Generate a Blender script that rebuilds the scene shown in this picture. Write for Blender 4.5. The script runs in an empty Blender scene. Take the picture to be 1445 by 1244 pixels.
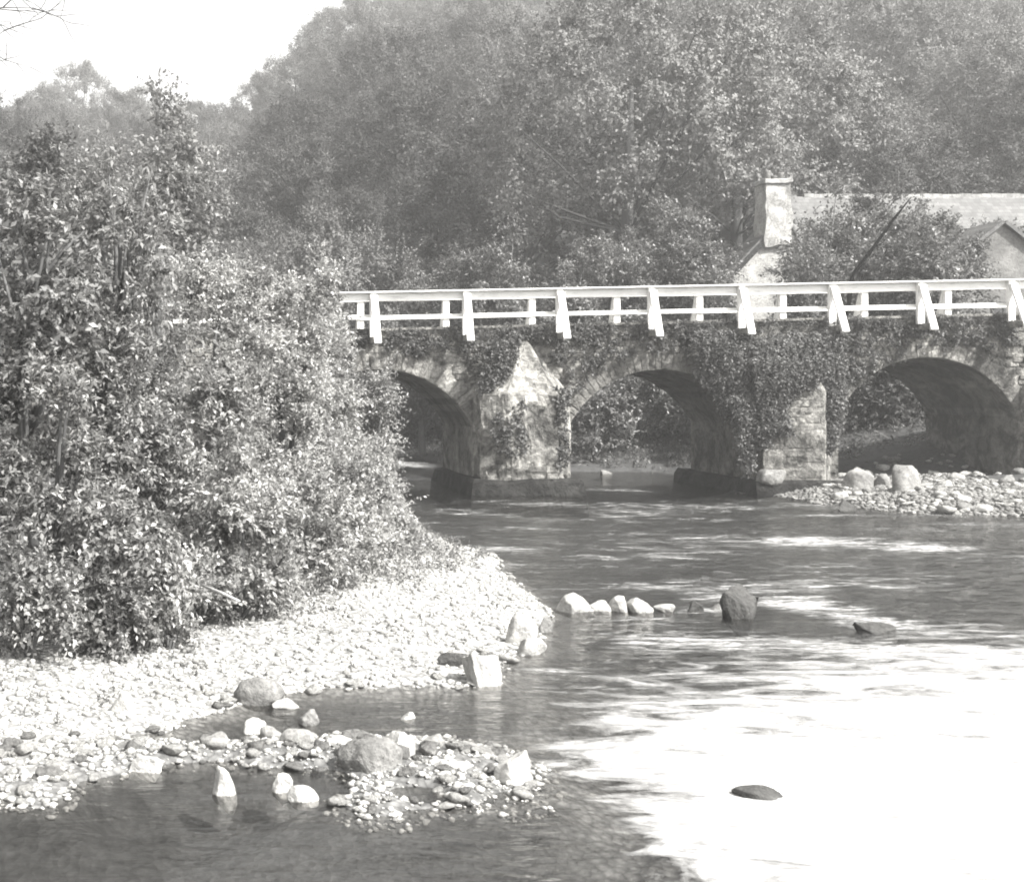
import bpy, bmesh, math, random
import numpy as np
from mathutils import Vector, Matrix
rng = np.random.default_rng(7)
random.seed(7)
sc = bpy.context.scene
COL = sc.collection
F = 1850.0; PX0 = 300.0; PY0 = 560.0; CZ = 2.7      # focal length and vanishing point in photo pixels, eye height

def W(px, py, Y):            # a point seen at pixel px,py that stands Y metres away
    return ((px-PX0)/F*Y, Y, CZ-(py-PY0)/F*Y)
def G(px, py, z=0.0):        # a point of the level z seen at px,py
    Y = (CZ-z)*F/(py-PY0)
    return ((px-PX0)/F*Y, Y)

# ------------------------------------------------------------------ noise
def _h(ix, iy, iz, s):
    n = (ix*73856093) ^ (iy*19349663) ^ (iz*83492791) ^ (s*2654435761 & 0x7fffffff)
    n = (n ^ (n >> 13)) * 1274126177 & 0xffffffff
    n = (n ^ (n >> 16)) & 0xffffff
    return n/float(0xffffff)
def vnoise(x, y, z, s=0):
    x = np.asarray(x, float); y = np.asarray(y, float)+0*x; z = np.asarray(z, float)+0*x
    fx, fy, fz = np.floor(x), np.floor(y), np.floor(z)
    ix, iy, iz = fx.astype(np.int64), fy.astype(np.int64), fz.astype(np.int64)
    u, v, w = x-fx, y-fy, z-fz
    u = u*u*(3-2*u); v = v*v*(3-2*v); w = w*w*(3-2*w)
    r = 0
    for a in (0, 1):
        for b in (0, 1):
            for c in (0, 1):
                r = r + _h(ix+a, iy+b, iz+c, s)*(u if a else 1-u)*(v if b else 1-v)*(w if c else 1-w)
    return r*2-1
def fbm(x, y, z=0.0, s=0, o=4):
    r, a, t = 0, 1.0, 0
    for k in range(o):
        f = 2.0**k
        r = r+a*vnoise(np.asarray(x)*f, np.asarray(y)*f, np.asarray(z)*f, s+k); t += a; a *= .5
    return r/t
def sstep(a, b, x):
    t = np.clip((x-a)/(b-a), 0, 1); return t*t*(3-2*t)
def sdf(poly, x, y):         # signed distance, positive inside
    P = np.array(poly, float); n = len(P)
    d = np.full(x.shape, 1e9); ins = np.zeros(x.shape, bool)
    for i in range(n):
        ax, ay = P[i]; bx, by = P[(i+1) % n]
        ex, ey = bx-ax, by-ay
        t = np.clip(((x-ax)*ex+(y-ay)*ey)/(ex*ex+ey*ey+1e-12), 0, 1)
        d = np.minimum(d, np.hypot(x-ax-t*ex, y-ay-t*ey))
        if abs(ey) > 1e-9:
            c = ((ay > y) != (by > y)) & (x < ex*(y-ay)/ey+ax)
            ins ^= c
    return np.where(ins, d, -d)

# ------------------------------------------------------------------ mesh helpers
def mesh_np(name, V, Fc, mat, smooth=False, attr=None):
    V = np.asarray(V, np.float32).reshape(-1, 3); Fc = np.asarray(Fc, np.int32)
    k = Fc.shape[1]; m = len(Fc)
    me = bpy.data.meshes.new(name)
    me.vertices.add(len(V)); me.vertices.foreach_set('co', V.ravel())
    me.loops.add(m*k); me.loops.foreach_set('vertex_index', Fc.ravel())
    me.polygons.add(m); me.polygons.foreach_set('loop_start', np.arange(0, m*k, k, dtype=np.int32))
    me.update(calc_edges=True)
    if smooth: me.polygons.foreach_set('use_smooth', np.ones(m, bool))
    if attr:
        for an, av in attr.items():
            a = me.attributes.new(an, 'FLOAT', 'POINT'); a.data.foreach_set('value', np.asarray(av, np.float32).ravel())
    if mat: me.materials.append(mat)
    return me
def link(name, me, parent=None, **kw):
    o = bpy.data.objects.new(name, me); COL.objects.link(o)
    if parent: o.parent = parent
    tag(o, **kw); return o
def tag(o, label=None, cat=None, group=None, kind=None):
    if label: o['label'] = label
    if cat: o['category'] = cat
    if group: o['group'] = group
    if kind: o['kind'] = kind
def empty(name, loc, **kw):
    o = bpy.data.objects.new(name, None); COL.objects.link(o); o.location = loc; o.empty_display_size = .1
    tag(o, **kw); return o
class MB:
    def __init__(s): s.v = []; s.f = []
    def add(s, V, Fc):
        b = len(s.v); s.v += [tuple(p) for p in V]; s.f += [tuple(i+b for i in f) for f in Fc]
    def box(s, p0, p1):
        x0, y0, z0 = p0; x1, y1, z1 = p1
        s.add([(x0,y0,z0),(x1,y0,z0),(x1,y1,z0),(x0,y1,z0),(x0,y0,z1),(x1,y0,z1),(x1,y1,z1),(x0,y1,z1)],
              [(0,3,2,1),(4,5,6,7),(0,1,5,4),(1,2,6,5),(2,3,7,6),(3,0,4,7)])
    def bar(s, a, b, w, h, up=(0,0,1)):      # a squared timber from a to b
        a = Vector(a); b = Vector(b); d = (b-a).normalized(); u = Vector(up)
        sd = d.cross(u).normalized(); u = sd.cross(d).normalized()
        V = []
        for p in (a, b):
            for i, j in ((-1,-1),(1,-1),(1,1),(-1,1)): V.append(p+sd*i*w/2+u*j*h/2)
        s.add(V, [(0,1,2,3),(7,6,5,4),(0,4,5,1),(1,5,6,2),(2,6,7,3),(3,7,4,0)])
    def tube(s, pts, rad, n=7):
        pts = [Vector(p) for p in pts]; rings = []
        for i, p in enumerate(pts):
            d = (pts[min(i+1, len(pts)-1)]-pts[max(i-1, 0)]).normalized()
            a = d.cross(Vector((0.31, 0.9, 0.2))).normalized(); b = d.cross(a)
            rings.append([p+(a*math.cos(t)+b*math.sin(t))*rad[i] for t in [2*math.pi*k/n for k in range(n)]])
        V = [q for r in rings for q in r]; Fc = []
        for i in range(len(pts)-1):
            for k in range(n):
                Fc.append((i*n+k, i*n+(k+1) % n, (i+1)*n+(k+1) % n, (i+1)*n+k))
        Fc.append(tuple(range(n))[::-1]); Fc.append(tuple((len(pts)-1)*n+k for k in range(n)))
        s.add(V, Fc)
    def mesh(s, name, mat, bevel=0, smooth=False):
        me = bpy.data.meshes.new(name); me.from_pydata([tuple(p) for p in s.v], [], s.f)
        bm = bmesh.new(); bm.from_mesh(me)
        bmesh.ops.recalc_face_normals(bm, faces=bm.faces)
        if bevel: bmesh.ops.bevel(bm, geom=bm.edges[:], offset=bevel, segments=1, affect='EDGES')
        bm.to_mesh(me); bm.free()
        if smooth:
            for p in me.polygons: p.use_smooth = True
        me.materials.append(mat); return me

# ------------------------------------------------------------------ materials (a grey world, as the plate shows it)
TINT = (1.0, 0.995, 0.982)
def g(v): return (v*TINT[0], v*TINT[1], v*TINT[2], 1)
class M_:
    def __init__(s, name):
        s.m = bpy.data.materials.new(name); s.m.use_nodes = True; s.t = s.m.node_tree; s.t.nodes.clear()
        s.out = s.n('ShaderNodeOutputMaterial')
    def n(s, t, **kw):
        x = s.t.nodes.new(t)
        for k, v in kw.items():
            if k in x.inputs: x.inputs[k].default_value = v
            else: setattr(x, k, v)
        return x
    def l(s, a, b): s.t.links.new(a, b)
    def pos(s, sx=1, sy=1, sz=1, obj=False):
        if obj: o = s.n('ShaderNodeTexCoord').outputs['Object']
        else: o = s.n('ShaderNodeNewGeometry').outputs['Position']
        mp = s.n('ShaderNodeMapping'); mp.inputs['Scale'].default_value = (sx, sy, sz); s.l(o, mp.inputs['Vector'])
        return mp.outputs['Vector']
    def noise(s, vec, scale, detail=4, rough=.6, dist=0):
        x = s.n('ShaderNodeTexNoise'); s.l(vec, x.inputs['Vector'])
        x.inputs['Scale'].default_value = scale; x.inputs['Detail'].default_value = detail
        x.inputs['Roughness'].default_value = rough; x.inputs['Distortion'].default_value = dist
        return x.outputs['Fac']
    def ramp(s, fac, stops):
        r = s.n('ShaderNodeValToRGB'); e = r.color_ramp.elements
        while len(e) < len(stops): e.new(.5)
        for i, (p, v) in enumerate(stops): e[i].position = p; e[i].color = g(v)
        s.l(fac, r.inputs['Fac']); return r.outputs['Color']
    def math(s, op, a, b=None, clamp=False):
        x = s.n('ShaderNodeMath', operation=op, use_clamp=clamp)
        for i, q in enumerate((a, b)):
            if q is None: continue
            if isinstance(q, (int, float)): x.inputs[i].default_value = q
            else: s.l(q, x.inputs[i])
        return x.outputs[0]
    def mix(s, fac, a, b, mode='MIX'):
        x = s.n('ShaderNodeMix', data_type='RGBA', blend_type=mode)
        for i, q in ((0, fac), (6, a), (7, b)):
            if isinstance(q, float) or isinstance(q, tuple): x.inputs[i].default_value = q
            else: s.l(q, x.inputs[i])
        return x.outputs[2]
    def bump(s, h, st, dist=.02, nrm=None):
        b = s.n('ShaderNodeBump'); b.inputs['Strength'].default_value = st; b.inputs['Distance'].default_value = dist
        s.l(h, b.inputs['Height'])
        if nrm: s.l(nrm, b.inputs['Normal'])
        return b.outputs['Normal']
    def principled(s, col, rough=.8, spec=.3, nrm=None):
        p = s.n('ShaderNodeBsdfPrincipled'); p.inputs['Roughness'].default_value = rough
        p.inputs['Specular IOR Level'].default_value = spec
        if isinstance(col, tuple): p.inputs['Base Color'].default_value = col
        else: s.l(col, p.inputs['Base Color'])
        if nrm: s.l(nrm, p.inputs['Normal'])
        return p
    def done(s, sh): s.l(sh, s.out.inputs['Surface']); return s.m

def leaf_mat(name, lo, hi, transl=.35, rough=.45, spec=.4, patch=.35, pr=(.75, 1.15)):
    m = M_(name); r = m.n('ShaderNodeNewGeometry').outputs['Random Per Island']
    c = m.ramp(r, [(0, lo), (.7, (lo+hi)/2), (1, hi)])
    nz = m.noise(m.pos(), patch, 3)
    c = m.mix(1.0, c, m.ramp(nz, [(.36, pr[0]), (.64, pr[1])]), 'MULTIPLY')
    p = m.principled(c, rough, spec)
    t = m.n('ShaderNodeBsdfTranslucent'); m.l(c, t.inputs['Color'])
    x = m.n('ShaderNodeMixShader'); x.inputs[0].default_value = transl; m.l(p.outputs[0], x.inputs[1]); m.l(t.outputs[0], x.inputs[2])
    return m.done(x.outputs[0])
def bark_mat(name, lo=.05, hi=.12, spec=.2):
    m = M_(name); v = m.pos(1, 1, .2, obj=True); n = m.noise(v, 12, 5)
    return m.done(m.principled(m.ramp(n, [(.3, lo), (.7, hi)]), .9, spec, m.bump(n, .6, .03)).outputs[0])
def rock_mat(name, lo, hi, sc_=3.0, spot=.6):
    m = M_(name); v = m.pos(obj=True); r = m.n('ShaderNodeObjectInfo').outputs['Random']
    isl = m.n('ShaderNodeNewGeometry').outputs['Random Per Island']
    n = m.noise(v, sc_, 6, .65, .4); n2 = m.noise(v, sc_*9, 4, .7)
    c = m.ramp(n, [(.3, lo), (.5, (lo+hi)/2), (.68, hi)])
    c = m.mix(1.0, c, m.ramp(n2, [(.35, spot), (.55, 1.0)]), 'MULTIPLY')
    c = m.mix(1.0, c, m.ramp(isl, [(0, .5), (.4, .95), (1, 1.15)]), 'MULTIPLY')
    hh = m.math('ADD', m.math('MULTIPLY', n, 1.0), m.math('MULTIPLY', n2, .35))
    return m.done(m.principled(c, .85, .25, m.bump(hh, 1.0, .05)).outputs[0])

MAT = {}
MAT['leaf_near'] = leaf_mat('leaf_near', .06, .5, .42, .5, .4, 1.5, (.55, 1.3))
MAT['leaf_bright'] = leaf_mat('leaf_bright', .14, .6, .42, .5, .4, 1.5, (.65, 1.3))  # paler copy of the near leaf, sunlight put into its colour
MAT['leaf_tree'] = leaf_mat('leaf_tree', .08, .34, .4, .45, .5, .8)
MAT['leaf_mid'] = leaf_mat('leaf_mid', .07, .26, .35, .45, .4, .3)
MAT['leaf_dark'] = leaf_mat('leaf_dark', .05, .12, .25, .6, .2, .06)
MAT['leaf_pale'] = leaf_mat('leaf_pale', .12, .34, .4, .45, .4, .3)
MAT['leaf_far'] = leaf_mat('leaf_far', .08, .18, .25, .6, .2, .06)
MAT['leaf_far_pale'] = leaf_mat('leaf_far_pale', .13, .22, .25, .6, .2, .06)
MAT['leaf_ivy'] = leaf_mat('leaf_ivy', .06, .2, .25, .6, .25, 1.2)
MAT['bark'] = bark_mat('bark'); MAT['bark_dark'] = bark_mat('bark_dark', .02, .05); MAT['driftwood'] = bark_mat('driftwood', .3, .45)
MAT['rock_pale'] = rock_mat('rock_pale', .2, .46, 3, .7)
MAT['rock_mid'] = rock_mat('rock_mid', .09, .24)
MAT['rock_dark'] = rock_mat('rock_dark', .035, .09)
MAT['gravel'] = rock_mat('gravel', .25, .52, 2, .65)

MAT['rubble'] = rock_mat('rubble', .1, .3, 2, .6)
def masonry(name, lo, hi, wet=True):
    m = M_(name); v = m.pos()
    isl = m.n('ShaderNodeNewGeometry').outputs['Random Per Island']
    n = m.noise(v, .9, 6, .7, .6); n2 = m.noise(v, 14, 5, .7); n3 = m.noise(v, 3.2, 5, .65, 1.0)
    c = m.ramp(n3, [(.34, lo), (.5, (lo+hi)*.5), (.64, hi)])
    c = m.mix(1.0, c, m.ramp(n, [(.4, .25), (.49, .85), (.6, 1.2)]), 'MULTIPLY')     # lichen and damp
    c = m.mix(1.0, c, m.ramp(n2, [(.3, .6), (.6, 1.1)]), 'MULTIPLY')
    c = m.mix(1.0, c, m.ramp(isl, [(0, .62), (1, 1.25)]), 'MULTIPLY')
    if wet:                                                                             # the tide line of weed on the footings
        sp = m.n('ShaderNodeSeparateXYZ'); m.l(v, sp.inputs[0])
        zz = m.math('ADD', sp.outputs[2], m.math('MULTIPLY', n3, -.5))
        c = m.mix(1.0, c, m.ramp(m.math('MULTIPLY', m.math('ADD', zz, .2), 2.0, True), [(.25, .16), (.6, 1.0)]), 'MULTIPLY')
    hh = m.math('ADD', m.math('MULTIPLY', n2, .8), n3)
    return m.done(m.principled(c, .9, .2, m.bump(hh, 1.0, .07)).outputs[0])
MAT['masonry'] = masonry('masonry', .1, .32)
MAT['masonry_pale'] = masonry('masonry_pale', .07, .33)
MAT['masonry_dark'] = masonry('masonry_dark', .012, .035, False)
MAT['voussoir'] = masonry('voussoir', .1, .2)

def paint():
    m = M_('white_paint'); v = m.pos(.6, 6, 6); n = m.noise(v, 3, 5, .7); n2 = m.noise(m.pos(), 1.3, 4, .7)
    c = m.ramp(n, [(.28, .42), (.45, .78)]); c = m.mix(1.0, c, m.ramp(n2, [(.25, .78), (.5, 1.0)]), 'MULTIPLY')
    return m.done(m.principled(c, .6, .3, m.bump(n, .3, .01)).outputs[0])
MAT['paint'] = paint()

# ground: gravel near the water, dark earth and litter under the scrub, submerged bed
def ground_mat():
    m = M_('river_ground'); v = m.pos()
    a = m.n('ShaderNodeAttribute', attribute_name='pale').outputs['Fac']
    n = m.noise(v, 9, 6, .7); n2 = m.noise(v, 1.1, 5, .6, .5)
    vo = m.n('ShaderNodeTexVoronoi', feature='F1'); m.l(v, vo.inputs['Vector']); vo.inputs['Scale'].default_value = 16
    peb = m.ramp(vo.outputs['Color'], [(.1, .26), (.9, .5)])
    peb = m.mix(1.0, peb, m.ramp(vo.outputs['Distance'], [(.3, 1.0), (.65, .5)]), 'MULTIPLY')
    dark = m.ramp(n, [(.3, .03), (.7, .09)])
    st = m.noise(m.pos(.5, 3.0, 1), 1.6, 6, .7, .4)
    sh_ = m.math('ADD', m.math('SUBTRACT', a, .55, True), m.math('MULTIPLY', m.math('SUBTRACT', st, .5), 1.6), True)
    peb = m.mix(m.math('MULTIPLY', m.math('GREATER_THAN', a, 1.0), 1.0), peb, m.mix(sh_, g(.3), g(.8)))
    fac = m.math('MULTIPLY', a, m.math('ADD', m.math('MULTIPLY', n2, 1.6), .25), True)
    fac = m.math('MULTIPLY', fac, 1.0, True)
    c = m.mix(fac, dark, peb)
    return m.done(m.principled(c, .9, .2, m.bump(m.math('ADD', vo.outputs['Distance'], n), .7, .03)).outputs[0])
MAT['ground'] = ground_mat()

# ------------------------------------------------------------------ terrain, one sheet
bar = [(-40, -2), (-8, 3), (-4, 6.5), (-2.6, 8), (-1.6, 9.3), G(130, 1050), G(240, 1036), G(275, 1012), G(330, 990), G(400, 980), G(480, 972),
       G(560, 968), G(640, 970), G(700, 962), G(722, 930), G(762, 898), G(772, 858), G(745, 832), G(712, 815), G(706, 790), (4.4, 24), (4.3, 27),
       (4.7, 32), (5.0, 35.7), (4.6, 42), (3, 55), (-10, 65), (-60, 75), (-500, 80), (-500, -2)]
front = [G(60, 1052), G(170, 1040), G(300, 1046), G(420, 1042), G(520, 1040), G(620, 1044), G(700, 1056), G(752, 1080), G(772, 1118),
         G(750, 1136), G(640, 1144), G(560, 1150), G(485, 1140), G(455, 1112), G(380, 1092), G(240, 1088), G(130, 1110), G(60, 1135), G(-100, 1130), G(-300, 1100)]
farland = [(14.9, 37.3), (15.6, 35.4), (15.3, 32.4), (16.4, 30.2), (18.2, 29.6), (24, 27), (40, 15), (60, 0), (90, -40), (500, -40), (500, 600), (-500, 600),
           (-500, 100), (-60, 85), (0, 72), (8.3, 62), (10.3, 52), (12.5, 47.8), (15.8, 47), (17.0, 44), (16.6, 40)]
def terrain(x, y):
    dB = sdf(bar, x, y)+.18*fbm(x*1.3, y*1.3, 0, 3)
    dF = sdf(front, x, y)+.2*fbm(x*2, y*2, 0, 5)
    dR = sdf(farland, x, y)+.5*fbm(x*.8, y*.8, 0, 9)
    up = lambda d, s, cap: np.where(d > 0, cap*(1-np.exp(-d*s/cap)), d*.28)
    hB = up(dB, .14, .34)+np.clip(dB-3.2, 0, 8)*.12
    hF = np.where(dF > 0, .05*sstep(0, .4, dF), dF*.28)+.06*fbm(x*2.6, y*2.6, 0, 11)*sstep(-.3, .3, dF)
    for (px, py, rx, ry) in ((300, 1106, 130, 30), (440, 1100, 50, 16), (170, 1120, 60, 20), (590, 1120, 40, 10)):
        cx, cy = G(px, py); ax = rx/F*cy; ay = abs(G(px, py-ry)[1]-cy)
        hF = hF-.16*np.exp(-(((x-cx)/ax)**2+((y-cy)/ay)**2)**2)
    hR = up(dR, .3, .4)+np.clip(dR-2, 0, 6)*.2*sstep(38, 42, y)
    ang = np.where(y > 5, x/np.maximum(y, 5), 0)
    px = 300+1850*ang
    s = .268+.105*sstep(330, 520, px)+.012*fbm(x/40, y/40, 0, 15)
    hill = np.maximum(y-60-4*fbm(x/12, 0, 0, 21), 0); hill = np.where(hill < 10, hill*hill/20, hill-5)
    hill = np.minimum(hill, 130)*s
    md = sstep(15.5, 20, x)*sstep(48, 56, y)*3.2
    h = np.maximum(np.maximum(hB, hF), hR)
    # pale bed in the lower right, sky glare put into its colour; deeper channel elsewhere
    glare_bed = sstep(-2.6, 1.2, np.clip(10.6+(x-3)*.6, 9, 13.8)-y+1.2*fbm(x*.4, y*2.2, 0, 35, 6))*sstep(1.6, 3.0, x+.9*fbm(x, y*2, 0, 37))
    bed = -.55+.12*fbm(x*.9, y*.9, 0, 31)
    bed = bed*(1-glare_bed)+(-.16+.02*fbm(x*1.5, y*1.5, 0, 33))*glare_bed
    h = np.maximum(h, bed)
    dM = np.maximum(dB, dR)
    land = sstep(2, 8, dM)
    h = h+hill*sstep(0, 6, dR)+md*sstep(0, 2, dR)+land*.5*fbm(x*.2, y*.2, 0, 41)+.012*fbm(x*6, y*6, 0, 43)
    pale = np.zeros_like(x)
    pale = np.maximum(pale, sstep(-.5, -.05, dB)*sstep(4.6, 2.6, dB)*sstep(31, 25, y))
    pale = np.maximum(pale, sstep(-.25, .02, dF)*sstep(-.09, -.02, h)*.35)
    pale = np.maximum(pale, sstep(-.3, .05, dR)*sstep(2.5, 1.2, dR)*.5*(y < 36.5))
    pale = np.where(h < -.03, pale*sstep(-.16, -.04, h)*.6, pale)
    pale = np.maximum(pale, glare_bed*.8)
    return h, pale, dB, dF, dR
def axis(segs):
    out = []
    for a, b, st in segs: out += list(np.arange(a, b, st))
    return np.array(out+[segs[-1][1]])
def grid(xs, ys):
    X, Y = np.meshgrid(xs, ys); nx, ny = len(xs), len(ys)
    i = np.arange((ny-1)*(nx-1)); r, c = i//(nx-1), i % (nx-1); b = r*nx+c
    return X.ravel(), Y.ravel(), np.stack([b, b+1, b+nx+1, b+nx], 1)
xs = axis([(-260, -60, 12), (-60, -12, 3), (-12, -3, .5), (-3, 9, .07), (9, 24, .2), (24, 60, 2), (60, 300, 10)])
ys = axis([(-40, 4, 4), (4, 22, .07), (22, 50, .2), (50, 90, 1.5), (90, 330, 6)])
X, Y, Fc = grid(xs, ys)
H, PALE, *_ = terrain(X, Y)
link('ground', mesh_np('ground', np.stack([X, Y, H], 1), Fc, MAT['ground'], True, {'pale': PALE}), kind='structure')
def th(x, y):
    h = terrain(np.atleast_1d(np.array(x, float)), np.atleast_1d(np.array(y, float)))[0]
    return float(h[0])

# ------------------------------------------------------------------ water
xs = axis([(-260, -40, 20), (-40, -3, 1.5), (-3, 20, .1), (20, 60, 2), (60, 300, 20)])
ys = axis([(-40, 4, 4), (4, 40, .09), (40, 80, 1), (80, 110, 10)])
X, Y, Fc = grid(xs, ys)
def blob(px, py, rx, ry, w=1.0):
    cx, cy = G(px, py); ax = rx/F*cy; ay = (G(px, py-ry)[1]-G(px, py+ry)[1])/2
    return w*np.exp(-(((X-cx)/ax)**2+((Y-cy)/ay)**2))
foam_glint = np.zeros_like(X)  # riffle foam plus reflected sky glints, both painted as matte white streaks
for b_ in [(660, 722, 90, 8, .6), (760, 745, 120, 9, .5), (690, 775, 130, 9, .8), (900, 735, 90, 7, .5), (1150, 765, 140, 12, 1.0), (1300, 772, 90, 12, 1.0),
           (1000, 760, 120, 9, .7), (850, 785, 80, 6, .8), (1130, 850, 90, 26, 1.0), (990, 835, 70, 16, .8), (1240, 880, 90, 26, .8), (900, 876, 120, 12, .6),
           (1000, 905, 180, 22, .9), (1200, 915, 150, 20, 1.0), (870, 690, 60, 5, .9), (580, 655, 40, 5, 1.1), (580, 675, 40, 5, .9), (1100, 712, 160, 6, .35),
           (780, 945, 110, 8, .7), (900, 965, 120, 10, .6), (1100, 700, 40, 4, .3), (1180, 800, 140, 10, .5), (1000, 860, 60, 8, .9)]:
    foam_glint = np.maximum(foam_glint, blob(*b_))
white = sstep(-3.6, 2.4, np.clip(10.8+(X-3)*.6, 8.6, 13.9)-Y+.8*fbm(X*.5, Y*1.8, 0, 35, 5))*sstep(2.1, 3.7, X+.8*fbm(X, Y*2, 0, 37))  # painted white patch standing for sky glare on broken water
foam_glint = np.maximum(foam_glint, .6*sstep(15.5, 19, Y)*sstep(37, 33, Y)*sstep(2.5, 5, X)*(.65+.7*fbm(X*.5, Y*.9, 0, 61)))
foam_glint = foam_glint*(1+.5*fbm(X*1.2, Y*4, 0, 63, 4))
Z = .014*fbm(X*1.1, Y*2.4, 0, 51, 4)*(1+1.6*foam_glint)+.006*fbm(X*4, Y*8, 0, 57, 2)
Z = Z*sstep(4, 9, Y+X*.5)
def water_mat():
    m = M_('river_water'); v = m.pos(.8, 1.9, 1); v2 = m.pos(.9, 3.6, 1)
    f = m.n('ShaderNodeAttribute', attribute_name='foam_glint').outputs['Fac']
    calm = m.n('ShaderNodeAttribute', attribute_name='rough').outputs['Fac']
    n = m.noise(v, 2.2, 3, .55, .3); n2 = m.noise(v, 9, 3, .6, .2); n3 = m.noise(v2, 2.0, 7, .7, .6)
    hh = m.math('ADD', n, m.math('MULTIPLY', n2, .3))
    b = m.n('ShaderNodeBump'); b.inputs['Distance'].default_value = .12; m.l(hh, b.inputs['Height']); m.l(calm, b.inputs['Strength'])
    fr = m.n('ShaderNodeFresnel'); fr.inputs['IOR'].default_value = 1.33; m.l(b.outputs[0], fr.inputs['Normal'])
    gl = m.n('ShaderNodeBsdfGlossy'); gl.inputs['Roughness'].default_value = .06; gl.inputs['Color'].default_value = g(1.0); m.l(b.outputs[0], gl.inputs['Normal'])
    tr = m.n('ShaderNodeBsdfTransparent'); tr.inputs['Color'].default_value = g(.8)
    df = m.n('ShaderNodeBsdfDiffuse'); df.inputs['Color'].default_value = g(.025)
    x0 = m.n('ShaderNodeMixShader'); x0.inputs[0].default_value = .12; m.l(tr.outputs[0], x0.inputs[1]); m.l(df.outputs[0], x0.inputs[2])
    x1 = m.n('ShaderNodeMixShader'); m.l(fr.outputs[0], x1.inputs[0]); m.l(x0.outputs[0], x1.inputs[1]); m.l(gl.outputs[0], x1.inputs[2])
    fo = m.n('ShaderNodeBsdfDiffuse'); m.l(m.ramp(m.noise(m.pos(.9, 2.2, 1), 2.6, 7, .7, .8), [(.35, .33), (.62, .6)]), fo.inputs['Color'])  # matte white shared by foam, painted sky glints and glare
    k = m.math('SUBTRACT', m.math('ADD', m.math('MULTIPLY', n3, 1.0), m.math('MULTIPLY', f, .3)), .66)
    n4 = m.noise(m.pos(2.2, 7, 1), 3.0, 5, .75, .3)
    k = m.math('MULTIPLY', m.math('MULTIPLY', k, 6.0, True), m.math('MULTIPLY', m.math('SUBTRACT', n4, .36), 3.4, True))
    k = m.math('MULTIPLY', k, m.math('MULTIPLY', f, 1.6, True), True)
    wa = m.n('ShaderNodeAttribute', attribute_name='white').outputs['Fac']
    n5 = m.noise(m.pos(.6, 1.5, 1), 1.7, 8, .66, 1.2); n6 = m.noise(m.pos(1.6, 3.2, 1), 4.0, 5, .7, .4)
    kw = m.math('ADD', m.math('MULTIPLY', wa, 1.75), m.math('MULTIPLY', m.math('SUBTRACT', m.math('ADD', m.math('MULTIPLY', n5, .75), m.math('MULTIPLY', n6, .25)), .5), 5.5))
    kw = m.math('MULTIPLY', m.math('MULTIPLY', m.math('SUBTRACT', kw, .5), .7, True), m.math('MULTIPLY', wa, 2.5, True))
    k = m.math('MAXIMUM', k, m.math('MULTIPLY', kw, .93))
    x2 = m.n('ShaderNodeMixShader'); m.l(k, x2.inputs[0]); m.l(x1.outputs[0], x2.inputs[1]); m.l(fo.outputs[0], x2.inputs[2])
    return m.done(x2.outputs[0])
rough = .35+.5*np.clip(foam_glint, 0, 1)+.3*sstep(3.0, 5, X)-.2*sstep(2.0, 1.0, X)*sstep(16, 13, Y)
rough = rough*(1-.6*sstep(-2.0, .8, np.clip(10.6+(X-3)*.6, 9, 13.8)-Y)*sstep(2.0, 3.0, X))
rough = np.where(Y > 30, np.maximum(rough, .5), rough)
link('water', mesh_np('water', np.stack([X, Y, Z], 1), Fc, water_mat(), True, {'foam_glint': foam_glint, 'rough': rough, 'white': white}), kind='structure')

# ------------------------------------------------------------------ rocks
_bm = bmesh.new(); bmesh.ops.create_icosphere(_bm, subdivisions=4, radius=1)
_bm.verts.ensure_lookup_table()
ICO4 = (np.array([v.co[:] for v in _bm.verts]), np.array([[v.index for v in f.verts] for f in _bm.faces])); _bm.free()
_bm = bmesh.new(); bmesh.ops.create_icosphere(_bm, subdivisions=2, radius=1)
ICO2 = (np.array([v.co[:] for v in _bm.verts]), np.array([[v.index for v in f.verts] for f in _bm.faces])); _bm.free()
_bm = bmesh.new(); bmesh.ops.create_icosphere(_bm, subdivisions=1, radius=1)
ICO1 = (np.array([v.co[:] for v in _bm.verts]), np.array([[v.index for v in f.verts] for f in _bm.faces])); _bm.free()
def rock_verts(base, seed, ang=.5, cuts=13):
    ang = min(1.0, ang+.25)
    r = np.random.default_rng(seed); V = base.copy()
    nrm = r.normal(size=(cuts, 3)); nrm /= np.linalg.norm(nrm, axis=1)[:, None]
    for n in nrm:                                    # cleave flat faces
        h = 1-ang*r.uniform(.25, .75)
        d = V@n; V = V-np.maximum(d-h, 0)[:, None]*n*.94
    V = V*(1+.2*fbm(V[:, 0]*1.3+seed, V[:, 1]*1.3, V[:, 2]*1.3, seed % 97, 4))[:, None]
    V = V+.045*np.stack([fbm(V[:, 0]*5+k*9, V[:, 1]*7, V[:, 2]*7, 5+k, 2) for k in range(3)], 1)
    return V
SHARE_R = {}
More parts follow.
